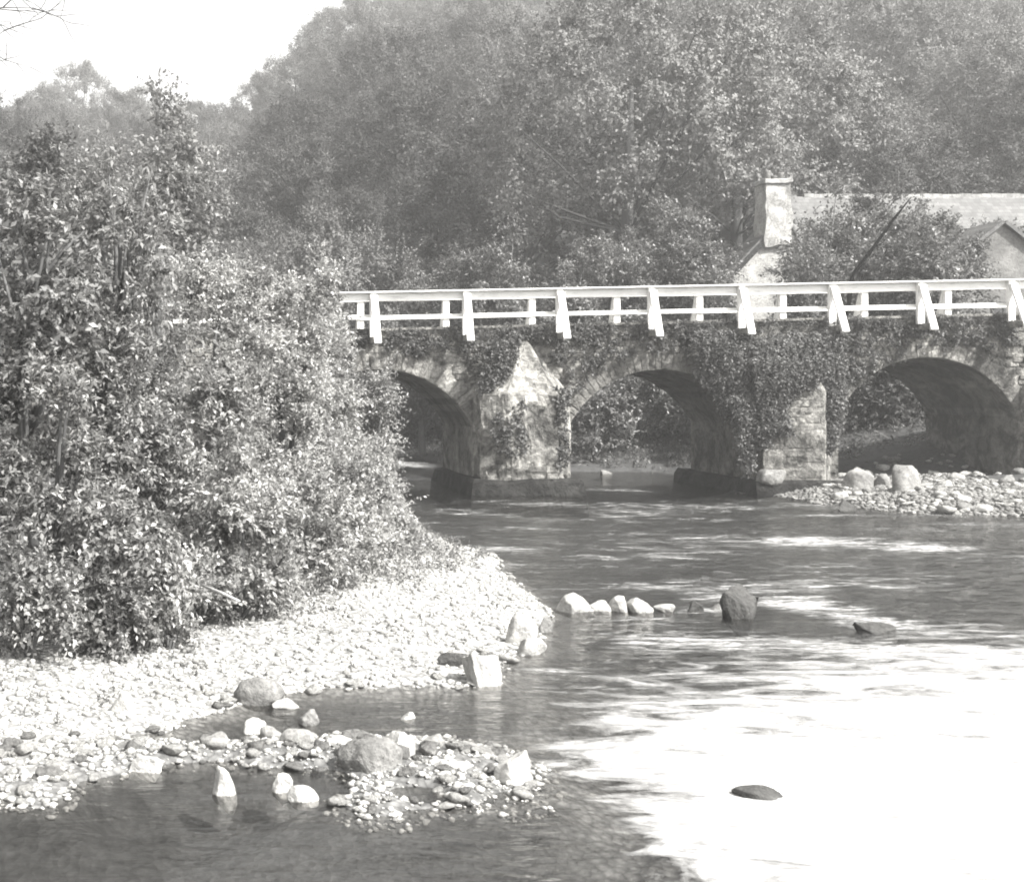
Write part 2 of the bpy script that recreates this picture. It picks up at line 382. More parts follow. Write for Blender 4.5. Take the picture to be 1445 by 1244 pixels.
def rock(px, pyb, w, h, matk, label, name='boulder', cat='rock', ang=.5, depth=.8, z0=0.0, rot=None, group=None, seed=None, shape=None, Y=None):
    if Y is None: x, y = G(px, pyb, z0)
    else: y = Y; x = (px-PX0)/F*Y
    sw = w/F*y/2; sh = h/F*y
    seed = seed if seed is not None else int(px*7+pyb)
    V = rock_verts(ICO4[0], seed, ang)
    if shape == 'wedge':
        k = 1-.62*np.clip((V[:, 2]+.3)/1.3, 0, 1); V[:, 0] *= k; V[:, 1] *= k
    if shape == 'block':
        V = np.sign(V)*np.abs(V)**.62; V /= np.abs(V).max(0)
    mx = V.max(0); mn = V.min(0); V = (V-(mx+mn)/2)/((mx-mn)/2)
    V = V*np.array([sw, sw*depth, sh*.9])
    me = mesh_np(name, V, ICO4[1], MAT[matk], shape != 'block')
    if shape is None and ang > .6: me.polygons.foreach_set('use_smooth', np.zeros(len(me.polygons), bool))
    o = link(name, me, label=label, cat=cat, group=group)
    o.location = (x, y+sw*depth*.6, z0+sh*.1); o.rotation_euler = (0, 0, rot if rot is not None else 0)
    return o
rock(525, 1093, 96, 50, 'rock_mid', 'large rounded grey boulder with a shaded left flank in the foreground stones', ang=.12, seed=3)
rock(562, 1076, 52, 42, 'rock_pale', 'bright white block leaning against the right of the large rounded boulder', ang=.6)
rock(728, 1106, 62, 44, 'rock_pale', 'round pale boulder at the right end of the foreground stones, beside the bright water', ang=.35)
rock(662, 1074, 86, 24, 'rock_mid', 'long low stone like a loaf lying behind the round pale boulder', ang=.3, depth=.5)
rock(640, 1092, 90, 16, 'rock_pale', 'flat white slab in front of the long loaf shaped stone', ang=.4, depth=.6)
rock(483, 1057, 52, 18, 'rock_pale', 'oblong pale stone just behind and left of the large rounded boulder', ang=.3, depth=.6)
rock(317, 1121, 36, 40, 'rock_pale', 'upright triangular white stone standing alone in the dark foreground pool', ang=.7, shape='wedge')
rock(399, 1118, 30, 26, 'rock_pale', 'small upright white stone right of the triangular one in the pool', ang=.6)
rock(428, 1130, 46, 20, 'rock_pale', 'squat white stone at the right edge of the dark foreground pool', ang=.5)
rock(207, 1089, 52, 22, 'rock_pale', 'flat pale block at the upper left edge of the dark foreground pool', ang=.5, depth=.6)
rock(190, 1066, 66, 20, 'rock_mid', 'long low grey slab at the far left of the foreground stones', ang=.4, depth=.5)
rock(360, 1034, 34, 18, 'rock_pale', 'small white stone standing out in the still inlet left of centre', ang=.55)
rock(436, 1022, 30, 20, 'rock_mid', 'hump backed stone with a bright rim alone in the still inlet', ang=.2)
rock(366, 994, 74, 36, 'rock_mid', 'broad grey boulder at the gravel edge above the still inlet', ang=.4, depth=.6)
rock(385, 990, 36, 28, 'rock_pale', 'bright white stone set against the broad grey boulder of the inlet', ang=.5)
rock(404, 998, 42, 12, 'rock_pale', 'thin pale stone pointing into the inlet from the broad grey boulder', ang=.3, depth=.5)
rock(683, 968, 56, 48, 'rock_pale', 'large white block at the tip of the gravel, its base in the water', ang=.65)
rock(737, 912, 48, 46, 'rock_pale', 'tall white boulder on the right shore of the gravel bar', ang=.5)
rock(752, 924, 46, 24, 'rock_pale', 'low white stone at the foot of the tall white shore boulder', ang=.4)
rock(576, 1014, 22, 9, 'rock_pale', 'tiny white stone breaking the surface in the middle of the inlet', ang=.5)
rock(640, 935, 44, 14, 'rock_dark', 'dark flat stone lying on the white gravel bar', ang=.4, depth=.4, z0=.1)
rock(172, 1012, 42, 36, 'rock_pale', 'bulky white boulder at the left end of the gravel', ang=.3, z0=.04)
rock(770, 892, 26, 20, 'rock_mid', 'grey cobble on the outermost corner of the gravel bar', ang=.4)
rock(814, 864, 56, 26, 'rock_pale', 'rounded pale boulder first in the row of stones off the gravel bar', ang=.35)
rock(846, 862, 34, 14, 'rock_pale', 'low white stone second in the row off the gravel bar', ang=.5)
rock(876, 863, 34, 22, 'rock_pale', 'brightest white stone in the middle of the row off the gravel bar', ang=.5, depth=.9)
rock(906, 864, 36, 19, 'rock_pale', 'broad white stone right of the brightest one in the row', ang=.45)
rock(940, 862, 30, 10, 'rock_pale', 'flat white stone near the right end of the row in the river', ang=.4)
rock(982, 862, 24, 13, 'rock_dark', 'small dark stone between the row and the dark boulder', ang=.5)
rock(1012, 860, 16, 8, 'rock_mid', 'tiny grey stone touching the left of the dark boulder', ang=.5)
rock(1045, 872, 56, 46, 'rock_dark', 'large dark angular boulder standing alone in the riffle', ang=.85, seed=77, depth=.8)
rock(1240, 892, 56, 13, 'rock_dark', 'low dark rock awash in the riffle at the right', ang=.5, depth=.7)
rock(1078, 1128, 66, 13, 'rock_dark', 'dark rock just breaking the bright water at the bottom', ang=.3)
rock(1216, 694, 38, 34, 'rubble', 'tilted pale masonry block fallen below the right hand arch', ang=.6, shape='block', rot=.4, z0=.2)
rock(1247, 694, 24, 26, 'rock_mid', 'round grey boulder between two pale blocks below the right hand arch', ang=.3, z0=.2)
rock(1284, 700, 46, 44, 'rubble', 'big square pale stone at the foot of the right hand arch', ang=.6, shape='block', rot=.1, z0=.2)
rock(1196, 720, 26, 16, 'rock_dark', 'small dark pointed rock at the water edge below the right hand arch', ang=.7)
rock(1206, 706, 30, 10, 'rock_pale', 'flat pale slab at the water edge below the right hand arch', ang=.4, depth=.5)
rock(1092, 670, 38, 14, 'rubble', 'dressed stone lying on the footing of the ivy covered pier', ang=.4, shape='block', Y=35.9, z0=.45)
rock(858, 668, 20, 5, 'rubble', 'small flat stone on the far bank seen under the middle arch', ang=.5)

# cobbles of the foreground bar and the rubble below the right hand arch: single stones of shared shapes
cob = [mesh_np('cobble', rock_verts(ICO2[0] if i > 2 else ICO4[0], 300+i, [.3, .5, .7][i % 3])*np.array([1, .8, .55]),
               ICO2[1] if i > 2 else ICO4[1], MAT[['rock_pale', 'rock_mid', 'rock_pale'][i % 3]], i % 3 < 2) for i in range(9)]
def cobble(x, y, s, name, label, group, k, sink=.3):
    o = link(name, cob[k % 9], label=label, cat='stone', group=group)
    z = max(th(x, y), -.02); o.location = (x, y, z+s*.55*(1-sink)*.6); o.scale = (s, s, s*random.uniform(.7, 1.2))
    o.rotation_euler = (random.uniform(-.25, .25), random.uniform(-.25, .25), random.uniform(0, 6.28))
r2 = random.Random(5); n_ = 0
while n_ < 170:
    px = r2.uniform(-20, 790); py = r2.choice([r2.uniform(1040, 1080), r2.uniform(1050, 1200), r2.uniform(1050, 1140)])
    x, y = G(px, py); t = terrain(np.array([x]), np.array([y]))
    if t[3][0] < -.05 or t[0][0] < -.05: continue
    s = abs(r2.gauss(.0, .045))+.035
    cobble(x, y, s, 'cobble', 'small pale river cobble lying among the boulders of the foreground bar', 'cobbles of the foreground bar', n_); n_ += 1
n_ = 0
while n_ < 260:
    px = r2.uniform(1060, 1445); py = r2.uniform(676, 735)
    x, y = G(px, py, .1); t = terrain(np.array([x]), np.array([y]))
    if t[4][0] < -.15 or y > 36.0 and px < 1180: continue
    s = abs(r2.gauss(0, .09))+.06
    cobble(x, y, s, 'rubble_stone', 'rough grey rubble stone heaped at the water edge below the right hand arch', 'rubble below the right hand arch', n_); n_ += 1
n_ = 0
while n_ < 60:
    t_ = r2.random(); px, py = [(250, 1040), (330, 992), (480, 974), (640, 972), (720, 935), (768, 880), (715, 815), (705, 790)][r2.randrange(8)]
    px += r2.uniform(-40, 40); py += r2.uniform(-12, 8); x, y = G(px, py); t = terrain(np.array([x]), np.array([y]))
    if t[2][0] < -.05 or t[2][0] > .6: continue
    cobble(x, y, abs(r2.gauss(0, .04))+.035, 'shore_stone', 'smooth stone on the waterline of the white gravel bar', 'stones along the gravel shore', n_); n_ += 1

# gravel: nobody could count it
def scatter_pebbles(N, box, smin, smax, seed, keep):
    r = np.random.default_rng(seed)
    x = r.uniform(box[0], box[1], N); y = r.uniform(box[2], box[3], N)
    h, p, dB, dF, dR = terrain(x, y); k = keep(x, y, h, dB, dF, dR, r.random(N)); x, y, h = x[k], y[k], h[k]; n = len(x)
    s = smin*(smax/smin)**(r.random(n)**1.8)
    var = np.stack([rock_verts(ICO1[0], 500+i, .4, 5) for i in range(12)]); base = var[r.integers(0, 12, n)]
    sc3 = np.stack([s, s*r.uniform(.6, 1, n), s*r.uniform(.35, .7, n)], 1)
    P = base*sc3[:, None, :]; a = r.uniform(0, 6.28, n); c, s_ = np.cos(a)[:, None], np.sin(a)[:, None]
    Q = np.stack([P[..., 0]*c-P[..., 1]*s_, P[..., 0]*s_+P[..., 1]*c, P[..., 2]], -1)+np.stack([x, y, h+sc3[:, 2]*.35], 1)[:, None, :]
    Fx = (ICO1[1][None]+(np.arange(n)*len(ICO1[0]))[:, None, None]).reshape(-1, 3)
    return Q.reshape(-1, 3), Fx
V, Fx = scatter_pebbles(34000, (-3, 5.6, 9, 24.5), .013, .06, 3, lambda x, y, h, dB, dF, dR, u: (dB > -.1) & (dB < 4.2) & (h > -.02) & (u < 1.1-y/30))
link('bank_gravel', mesh_np('bank_gravel', V, Fx, MAT['gravel'], True), label='white river gravel spread over the sunlit bank', cat='gravel', kind='stuff')
V, Fx = scatter_pebbles(12000, (-2.5, 3.2, 6.5, 11.5), .012, .05, 4, lambda x, y, h, dB, dF, dR, u: (dF > -.15) & (h > -.05) & (dB < 0))
link('bar_gravel', mesh_np('bar_gravel', V, Fx, MAT['gravel'], True), label='small stones and shingle filling the foreground bar between pools', cat='gravel', kind='stuff')

V, Fx = scatter_pebbles(26000, (14.5, 24, 28, 37), .03, .1, 6, lambda x, y, h, dB, dF, dR, u: (dR > -.15) & (dR < 5))
link('rubble_gravel', mesh_np('rubble_gravel', V, Fx, MAT['rubble'], False), label='broken stones and shingle below the right hand arch', cat='gravel', kind='stuff')
# ------------------------------------------------------------------ foliage
def unit(v): return v/np.maximum(np.linalg.norm(v, axis=-1, keepdims=True), 1e-9)
def leaves(P, D, L, Wd, r, up=.7, bias=0):        # rhombic leaves: base, two sides, tip, folded along the rib
    n = len(P); nr = unit(r.normal(size=(n, 3))+np.array([0, 0, up])*2+bias)
    side = unit(np.cross(D, nr)); nrm = np.cross(side, D)
    L = L[:, None]; Wd = Wd[:, None]; md = P+D*L*.45
    V = np.stack([P, md+side*Wd*.5+nrm*Wd*.12, P+D*L-nrm*L*.10, md-side*Wd*.5+nrm*Wd*.12], 1)
    return V.reshape(-1, 3)
def sprays(clumps, centre, nt, nl, leaf, r, droop=.25, lw=.5, out=1.0, up=.7, tl=1.0, form=1.0):
    """twigs radiating from each clump, leaves along each twig"""
    c = np.array([k[:3] for k in clumps]); rad = np.array([k[3] for k in clumps])
    T = len(c)*nt; ci = np.repeat(c, nt, 0); ri = np.repeat(rad, nt)
    d = unit(r.normal(size=(T, 3))+out*unit(ci-centre)+np.array([0, 0, .25]))
    ln = ri*r.uniform(.55, 1.15, T)*tl; st = ci+r.normal(size=(T, 3))*ri[:, None]*.25
    t = (np.arange(nl)+r.random((T, nl)))/nl; t = .15+.85*t
    P = st[:, None]+d[:, None]*(ln[:, None]*t)[..., None]
    P[..., 2] -= droop*(t**2)*ln[:, None]
    D = unit(d[:, None]*.7+r.normal(size=(T, nl, 3))*.75+np.array([0, 0, -droop]))
    bias = form*(unit(P-centre)*.9+unit(P-ci[:, None])*.9).reshape(-1, 3)
    P = P.reshape(-1, 3); D = D.reshape(-1, 3); n = len(P)
    L = leaf*r.uniform(.6, 1.3, n)
    V = leaves(P, D, L, L*lw*r.uniform(.8, 1.2, n), r, up, bias)
    return V
def q4(V): return np.arange(len(V)).reshape(-1, 4)
def clumps_on(r, n, cx, cy, cz, rx, ry, rz, cr, zmin=-1.0, shell=(.55, 1.0), seed=0, amp=.5):
    out = []
    while len(out) < n:
        d = r.normal(size=3); d /= np.linalg.norm(d)
        if d[2] < zmin: continue
        k = r.uniform(*shell)*(1+amp*float(vnoise(d[0]*1.7+seed, d[1]*1.7, d[2]*1.7, 3)))
        out.append((cx+d[0]*rx*k, cy+d[1]*ry*k, cz+d[2]*rz*k, cr*r.uniform(.7, 1.3)))
    return out
def shrub(px, Y, topy, wpx, label, cat='shrub', name='shrub', group=None, leaf=.07, matk='leaf_near', cr=.34, n=None, nt=36, nl=9, basepx=None,
          seed=0, droop=.3, depth=None, shoots=14, up=.7, zb=None, lw=.5, low=-.85, stems=5):
    r = np.random.default_rng(1000+seed+int(px)*3+int(Y*10))
    x = (px-PX0)/F*Y; z0 = th(x, Y) if zb is None else zb; zt = CZ-(topy-PY0)/F*Y
    rx = wpx/F*Y; ry = depth if depth else rx*.8; H = zt-z0-cr*.5; rz = H*.58; cz = H*.42
    area = 2*math.pi*((rx*ry+rx*rz+ry*rz)/3)*1.4
    n = n or max(8, int(area/(cr*cr*1.5)))
    cl = clumps_on(r, n, 0, 0, cz, rx, ry, rz, cr, low, seed=seed*3.1)
    cl = [c if c[2] > .1 else (c[0], c[1], .05+r.random()*.35, c[3]) for c in cl]
    cen = np.array([0, 0, cz*.6])
    if matk[:6] in ('leaf_n', 'leaf_b'): leaf *= .96
    Vs = [sprays(cl, cen, nt, nl, leaf, r, droop, lw, .9, up)]
    if shoots:
        sh = [c for c in cl if c[2] > cz*.9] or cl
        sel = [sh[i] for i in r.integers(0, len(sh), shoots)]
        sel = [(c[0], c[1], c[2], cr*1.6) for c in sel]
        Vs.append(sprays(sel, cen, 3, nl*2, leaf, r, droop*.3, lw, 1.3, up))
    V = np.concatenate(Vs)
    root = empty(name, (x, Y, z0), label=label, cat=cat, group=group)
    link('foliage', mesh_np('foliage', V, q4(V), MAT[matk]), root)
    m = MB()
    for i in range(stems):
        c = cl[r.integers(0, len(cl))]; b = (r.normal()*.012, r.normal()*.012, -.1)
        mid = (c[0]*.35+r.normal()*.05, c[1]*.35, c[2]*.5); s0 = .012+.012*H
        m.tube([b, mid, (c[0]*.8, c[1]*.8, c[2]*.9), c[:3]], [s0, s0*.7, s0*.4, s0*.15], 6)
    link('stem', m.mesh('stem', MAT['bark'], smooth=True), root)
    return root
S = lambda *a, **k: shrub(*a, cat='shrub', **k)
# front row, leaning over the gravel
S(185, 13.4, 655, 80, 'tall drooping leafy shrub over the left end of the gravel', seed=1, leaf=.075, droop=.7, cr=.28)
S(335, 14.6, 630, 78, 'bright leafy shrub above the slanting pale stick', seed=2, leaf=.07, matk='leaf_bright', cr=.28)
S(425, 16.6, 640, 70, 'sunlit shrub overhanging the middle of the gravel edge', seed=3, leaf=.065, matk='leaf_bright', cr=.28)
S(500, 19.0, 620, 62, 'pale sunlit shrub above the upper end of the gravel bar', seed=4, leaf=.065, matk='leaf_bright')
S(556, 21.6, 706, 44, 'low bush at the water edge at the upper end of the gravel bar', seed=5, leaf=.065, matk='leaf_bright', cr=.26)
S(520, 20.6, 735, 40, 'small low bush at the back of the gravel bar', seed=6, leaf=.06, matk='leaf_bright', cr=.24)
S(265, 14.0, 800, 60, 'low weedy bush spilling on to the gravel at the left', seed=7, leaf=.06, cr=.22)
S(385, 15.6, 800, 50, 'low weedy bush at the gravel edge right of the slanting stick', seed=8, leaf=.055, matk='leaf_bright', cr=.2)
# middle row
S(150, 17.2, 420, 90, 'broad dark shrub rising behind the drooping one at the left', seed=9, leaf=.08)
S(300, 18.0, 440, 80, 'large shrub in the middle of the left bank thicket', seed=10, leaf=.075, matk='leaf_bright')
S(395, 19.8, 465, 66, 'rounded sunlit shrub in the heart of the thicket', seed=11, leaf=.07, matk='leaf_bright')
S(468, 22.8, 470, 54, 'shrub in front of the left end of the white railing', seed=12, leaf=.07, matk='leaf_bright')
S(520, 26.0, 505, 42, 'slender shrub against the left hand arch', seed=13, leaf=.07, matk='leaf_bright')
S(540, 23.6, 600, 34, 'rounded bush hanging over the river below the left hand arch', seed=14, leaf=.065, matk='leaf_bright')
# back row, the skyline of the thicket
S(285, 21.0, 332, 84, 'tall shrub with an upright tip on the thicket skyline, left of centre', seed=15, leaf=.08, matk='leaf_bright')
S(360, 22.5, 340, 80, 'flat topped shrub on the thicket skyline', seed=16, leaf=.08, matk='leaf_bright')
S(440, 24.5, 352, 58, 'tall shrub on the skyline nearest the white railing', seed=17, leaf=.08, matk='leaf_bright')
S(455, 25.0, 342, 14, 'narrow spiky sapling poking above the thicket by the railing', seed=18, leaf=.08, cr=.22, shoots=6)
S(484, 26.5, 378, 12, 'thin leafy sapling at the very end of the white railing', seed=19, leaf=.08, cr=.2, shoots=6)
S(215, 19.0, 400, 60, 'dark shrub between the tall left tree and the thicket', seed=20, leaf=.08)
S(60, 14.2, 500, 95, 'wide shrub at the left edge of the picture', seed=21, leaf=.08)
S(40, 12.6, 760, 80, 'low shrub at the far left beside the water', seed=22, leaf=.07)
S(-40, 17.0, 330, 90, 'large dark shrub outside the thicket at the far left', seed=23, leaf=.08)

S(410, 22.0, 345, 62, 'dense shrub just left of the tallest shrub by the railing', seed=24, leaf=.08, matk='leaf_bright')
S(452, 23.6, 360, 34, 'rounded sunlit shrub touching the left end of the white railing', seed=28, leaf=.075, matk='leaf_bright', cr=.3)
S(235, 13.2, 835, 45, 'sprawling weed at the foot of the drooping shrub', seed=25, leaf=.055, matk='leaf_bright', cr=.2)
S(150, 12.8, 800, 50, 'trailing bush at the left end of the gravel', seed=26, leaf=.06, cr=.22)
S(455, 17.2, 770, 45, 'low trailing bush where the thicket meets the gravel', seed=27, leaf=.055, matk='leaf_bright', cr=.2)
# broken stick in the scrub
m = MB(); a = W(286, 826, 13.6); b = W(338, 848, 13.1)
m.tube([a, [(p+q)/2+.004 for p, q in zip(a, b)], b], [.014, .018, .012], 7)
link('stick', m.mesh('stick', MAT['driftwood'], smooth=True), label='pale broken stick slanting out of the scrub above the gravel', cat='stick')

# left bank tree with open sprays
def open_tree(px, Y, topy, wpx, label, seed, leaf=.1, matk='leaf_tree', cr=.4, n=34, nt=18, nl=9, fork=.35, name='bank_tree', cat='tree', group=None, low=-.2, droop=.4, lw=.5):
    r = np.random.default_rng(seed); x = (px-PX0)/F*Y; z0 = th(x, Y); zt = CZ-(topy-PY0)/F*Y; H = zt-z0
    rx = wpx/F*Y; cz = H*(.5+fork*.5); rz = H-cz-.2
    cl = clumps_on(r, n, 0, 0, cz, rx, rx*.9, rz, cr, low, (.35, 1.0), seed)
    V = sprays(cl, np.array([0, 0, cz]), nt, nl, leaf, r, droop, lw, .8, .5, 1.0, 1.4)
    root = empty(name, (x, Y, z0), label=label, cat=cat, group=group)
    link('crown', mesh_np('crown', V, q4(V), MAT[matk]), root)
    m = MB(); tr = H*.016+.03; lean = r.normal(size=2)*.15
    top = (lean[0]*2, lean[1]*2, cz+rz*.4)
    m.tube([(0, 0, -.3), (lean[0], lean[1], H*fork*.6), (lean[0]*1.6, lean[1]*1.6, cz), top], [tr*1.3, tr, tr*.6, tr*.25], 8)
    for c in cl[::2]:
        h0 = r.uniform(.3, .9)*c[2]; h0 = min(h0, cz)
        m.tube([(lean[0], lean[1], h0), (c[0]*.5, c[1]*.5, (h0+c[2])/2+.15), c[:3]], [tr*.4, tr*.25, tr*.08], 5)
    link('trunk', m.mesh('trunk', MAT['bark'], smooth=True), root)
    return root
open_tree(175, 17.5, 195, 85, 'tall open tree with drooping bright sprays above the left thicket', 41, leaf=.10, cr=.42, n=34, nt=14, lw=.38, droop=.8, low=-.6)
open_tree(60, 16.5, 230, 75, 'leafy tree at the left edge of the picture', 42, leaf=.10, cr=.42, n=40, low=-.6)
open_tree(215, 20, 230, 35, 'slim sapling with a leaning dark leafy spray on top of the left thicket', 43, leaf=.09, cr=.35, n=16, low=-.4)
# bare twigs reaching in at the top left corner
t = empty('bare_tree', (W(-115, 560, 26)[0], 26, 0.4), label='bare branching tree reaching thin twigs into the sky at top left', cat='tree')
bx, by, bz = t.location
m = MB(); ztop = W(0, 60, 26)[2]-bz
m.tube([(0, 0, -.4), (.1, 0, ztop*.5), (.0, 0, ztop*1.1)], [.14, .1, .05], 8)
link('trunk', m.mesh('trunk', MAT['bark_dark'], smooth=True), t)
m = MB(); r3 = random.Random(3)
def twig(p, d, L, rad, lev):
    pts = [p]; rr = [rad]; q = Vector(p); dd = Vector(d).normalized()
    for i in range(4):
        dd = (dd+Vector((r3.gauss(0, .16), r3.gauss(0, .16), r3.gauss(.03, .14)))).normalized(); q = q+dd*L/4; pts.append(q.copy()); rr.append(rad*(1-.2*(i+1))+.002)
        if lev > 0: twig(q.copy(), dd+Vector((r3.gauss(0, .6), r3.gauss(0, .4), r3.gauss(0, .6))), L*.55, rad*.5, lev-1)
    m.tube(pts, rr, 5)
for k in range(4):
    hz = ztop*(.86+.06*k); twig(Vector((0, 0, hz)), (1, r3.uniform(-.3, .2), r3.uniform(.05, .5)), r3.uniform(1.4, 2.4), .025, 2)
link('branches', m.mesh('branches', MAT['bark_dark'], smooth=True), t)

# ground cover under the scrub and at the foot of the banks
def cover(name, label, N, box, keep, leaf, seed, matk='leaf_near', hgt=.18):
    r = np.random.default_rng(seed); x = r.uniform(box[0], box[1], N); y = r.uniform(box[2], box[3], N)
    h, p, dB, dF, dR = terrain(x, y); k = keep(x, y, dB, dR, r.random(N)); cl = [(a, b, c, hgt*u) for a, b, c, u in zip(x[k], y[k], h[k], r.uniform(.6, 1.3, k.sum()))]
    V = sprays(cl, np.array([0, 15, -9.0]), 5, 5, leaf, r, .1, .4, .6)
    link(name, mesh_np(name, V, q4(V), MAT[matk]), label=label, cat='ground cover', kind='stuff')
cover('weeds', 'low weeds and grass between the gravel and the left thicket', 3600, (-4, 4.6, 10, 26), lambda x, y, dB, dR, u: (dB > 1.0+2.2*sstep(22, 15, y)-1.0+.8*u) & (dB < 5), .06, 71)
cover('gravel_weeds', 'scattered weeds growing through the gravel at the left', 1500, (-3.5, 4, 10, 20), lambda x, y, dB, dR, u: (dB > .4) & (dB < 4) & (u > .45+.13*x) & (fbm(x*1.5, y*1.5, 0, 77) > -.1), .035, 73, 'leaf_near', .055)
cover('bank_undergrowth', 'tangled undergrowth on the far bank seen through the arches', 2600, (6, 30, 42.5, 64), lambda x, y, dB, dR, u: dR > .3, .16, 72, 'leaf_mid', .6)

# ------------------------------------------------------------------ the bridge
BY = 37.2; BB = 42.0
def deck(x): return 4.61+.0242*(x-6.03)
ARCH = [(4.78, 2.6, 1.85, 3.48), (12.72, 2.6, 1.9, 3.48), (20.3, 2.55, 2.15, 3.83)]
def arc(cx, hs, zs, zc, n=26):
    rise = zc-zs; R = (hs*hs+rise*rise)/(2*rise); c0 = zc-R; a = math.asin(hs/R)
    return R, c0, a, [(cx+R*math.sin(-a+2*a*i/n), c0+R*math.cos(-a+2*a*i/n)) for i in range(n+1)]
bridge = empty('stone_bridge', (0, 0, 0), label='old stone arch bridge with white timber railings across the river', cat='bridge')
m = MB(); bx_ = -6.0
def colq(xa, za, xb, zb):      # a slice of wall from the underside line up to the deck
    m.add([(xa, BY, za), (xb, BY, zb), (xb, BY, deck(xb)), (xa, BY, deck(xa)), (xa, BB, za), (xb, BB, zb), (xb, BB, deck(xb)), (xa, BB, deck(xa))],
          [(0, 1, 2, 3), (5, 4, 7, 6), (0, 4, 5, 1), (3, 2, 6, 7)])
for A in ARCH+[None]:
    xe = 34.0 if A is None else A[0]-A[1]
    colq(bx_, -.7, xe, -.7)
    if A is None: break
    p = arc(*A)[3]
    m.add([(xe, BY, -.7), (xe, BB, -.7), (xe, BB, p[0][1]), (xe, BY, p[0][1])], [(0, 1, 2, 3)])
    m.add([(A[0]+A[1], BY, -.7), (A[0]+A[1], BB, -.7), (A[0]+A[1], BB, p[-1][1]), (A[0]+A[1], BY, p[-1][1])], [(0, 1, 2, 3)])
    for (xa, za), (xb, zb) in zip(p[:-1], p[1:]): colq(xa, za, xb, zb)
    bx_ = A[0]+A[1]
me = bpy.data.meshes.new('masonry'); me.from_pydata(m.v, [], m.f); me.materials.append(MAT['masonry'])
link('masonry', me, bridge)
def in_open(x, z, mg=0.0):
    for cx, hs, zs, zc in ARCH:
        rise = zc-zs; R = (hs*hs+rise*rise)/(2*rise); c0 = zc-R
        if abs(x-cx) < hs+mg and z < zs: return True
        if math.hypot(x-cx, z-c0) < R+mg and z >= zs-.05 and abs(x-cx) < hs+mg: return True
    return False
# rubble facing: uneven stones a little proud of the wall
r4 = random.Random(12); m = MB()
def stone_block(m, c, u, v, nrm, w, h, d):
    """rounded rubble stone on a plane spanned by u, v; outward normal nrm"""
    c = Vector(c); u = Vector(u); v = Vector(v); nrm = Vector(nrm); j = lambda s: r4.uniform(-s, s)
    P = []
    for k, (s_, dd) in enumerate(((1, -.04), (.97, d*.6), (.78, d))):
        for (a_, b_) in ((-1, -1), (1, -1), (1, 1), (-1, 1)):
            P.append(c+u*(a_*w/2*s_+j(.012))+v*(b_*h/2*s_+j(.012))+nrm*(dd+j(.004)))
    Fq = [(8, 9, 10, 11)]
    for k in (0, 4):
        for i in range(4): Fq.append((k+i, k+(i+1) % 4, k+4+(i+1) % 4, k+4+i))
    m.add(P, Fq)
z = -.5
while z < 4.9:
    h = r4.uniform(.1, .24); x = -2.0
    while x < 31:
        w = r4.uniform(.15, .5)
        if z+h < deck(x)-.14 and not in_open(x, z+h/2, .5 if z > 1.7 else .02) and not in_open(x+w, z+h/2, .5 if z > 1.7 else .02) and not in_open(x+w/2, z, .02) and r4.random() < .82:
            stone_block(m, (x+w/2, BY, z+h/2), (1, 0, 0), (0, 0, 1), (0, -1, 0), w-.03, h-.025, r4.uniform(.008, .05))
        x += w
    z += h
link('facing_stones', m.mesh('facing_stones', MAT['masonry']), bridge)
for cx, hs, zs, zc in ARCH:
    R, c0, a, _ = arc(cx, hs, zs, zc); m = MB(); t = -a-.02
    while t < a:
        dt = r4.uniform(.045, .075); L = r4.uniform(.4, .52); mid = t+dt/2
        if mid > a: break
        d_ = Vector((math.sin(mid), 0, math.cos(mid))); u_ = Vector((math.cos(mid), 0, -math.sin(mid)))
        stone_block(m, Vector((cx, BY, c0))+d_*(R+L/2+.003), u_, d_, (0, -1, 0), R*dt-.012, L, r4.uniform(.006, .03))
        t += dt
    link('arch_ring', m.mesh('arch_ring', MAT['voussoir' if 10 < cx < 15 else 'masonry']), bridge)
def cutwater(pts, zt, apex, matk, name='cutwater', amp=1.0):
    """pts: plan from left wall to right wall"""
    m = MB(); n = len(pts); V = []
    for z_, g_ in ((-.6, 1.0), (zt, .985)):
        for x, y in pts: V.append((x, y, z_))
    Fq = [(i, i+1, n+i+1, n+i) for i in range(n-1)]
    V.append(apex); k = len(V)-1
    Fq += [(n+i, n+i+1, k) for i in range(n-1)]
    q_ = bmesh.new(); t_ = bpy.data.meshes.new('tmp'); t_.from_pydata([tuple(p) for p in V], [], Fq); q_.from_mesh(t_)
    bmesh.ops.subdivide_edges(q_, edges=q_.edges[:], cuts=9, use_grid_fill=True); bmesh.ops.triangulate(q_, faces=q_.faces[:])
    for v in q_.verts:
        if v.co.y < BY-.02:
            c_ = v.co; e = [float(fbm(c_.x*1.8+k*7, c_.y*1.8, c_.z*1.8, 71+k, 4)) for k in range(3)]
            v.co = c_+Vector((e[0]*.14, e[1]*.2-.02, e[2]*.08))*amp
    q_.verts.index_update(); m.add([v.co[:] for v in q_.verts], [tuple(v.index for v in f.verts) for f in q_.faces]); q_.free(); bpy.data.meshes.remove(t_)
    for i in range(n-1):                     # facing blocks
        p = Vector((*pts[i], 0)); q = Vector((*pts[i+1], 0)); u = (q-p); L = u.length; u.normalize(); nr = u.cross(Vector((0, 0, 1)))
        z = .1
        while z < zt-.1:
            h = r4.uniform(.14, .36 if amp > .5 else .25); s = 0.0
            h = min(h, zt-z)
            while s < L-.05:
                w = min(r4.uniform(.18, .8), L-s)
                if r4.random() < (.6 if amp > .5 else .8): stone_block(m, p+u*(s+w/2)+Vector((0, 0, z+h/2+r4.uniform(-.03, .03))), u, (0, 0, 1), nr, w-.01, h-.01, r4.uniform(.004, .022))
                s += w
            z += h
    link(name, m.mesh(name, MAT[matk]), bridge)
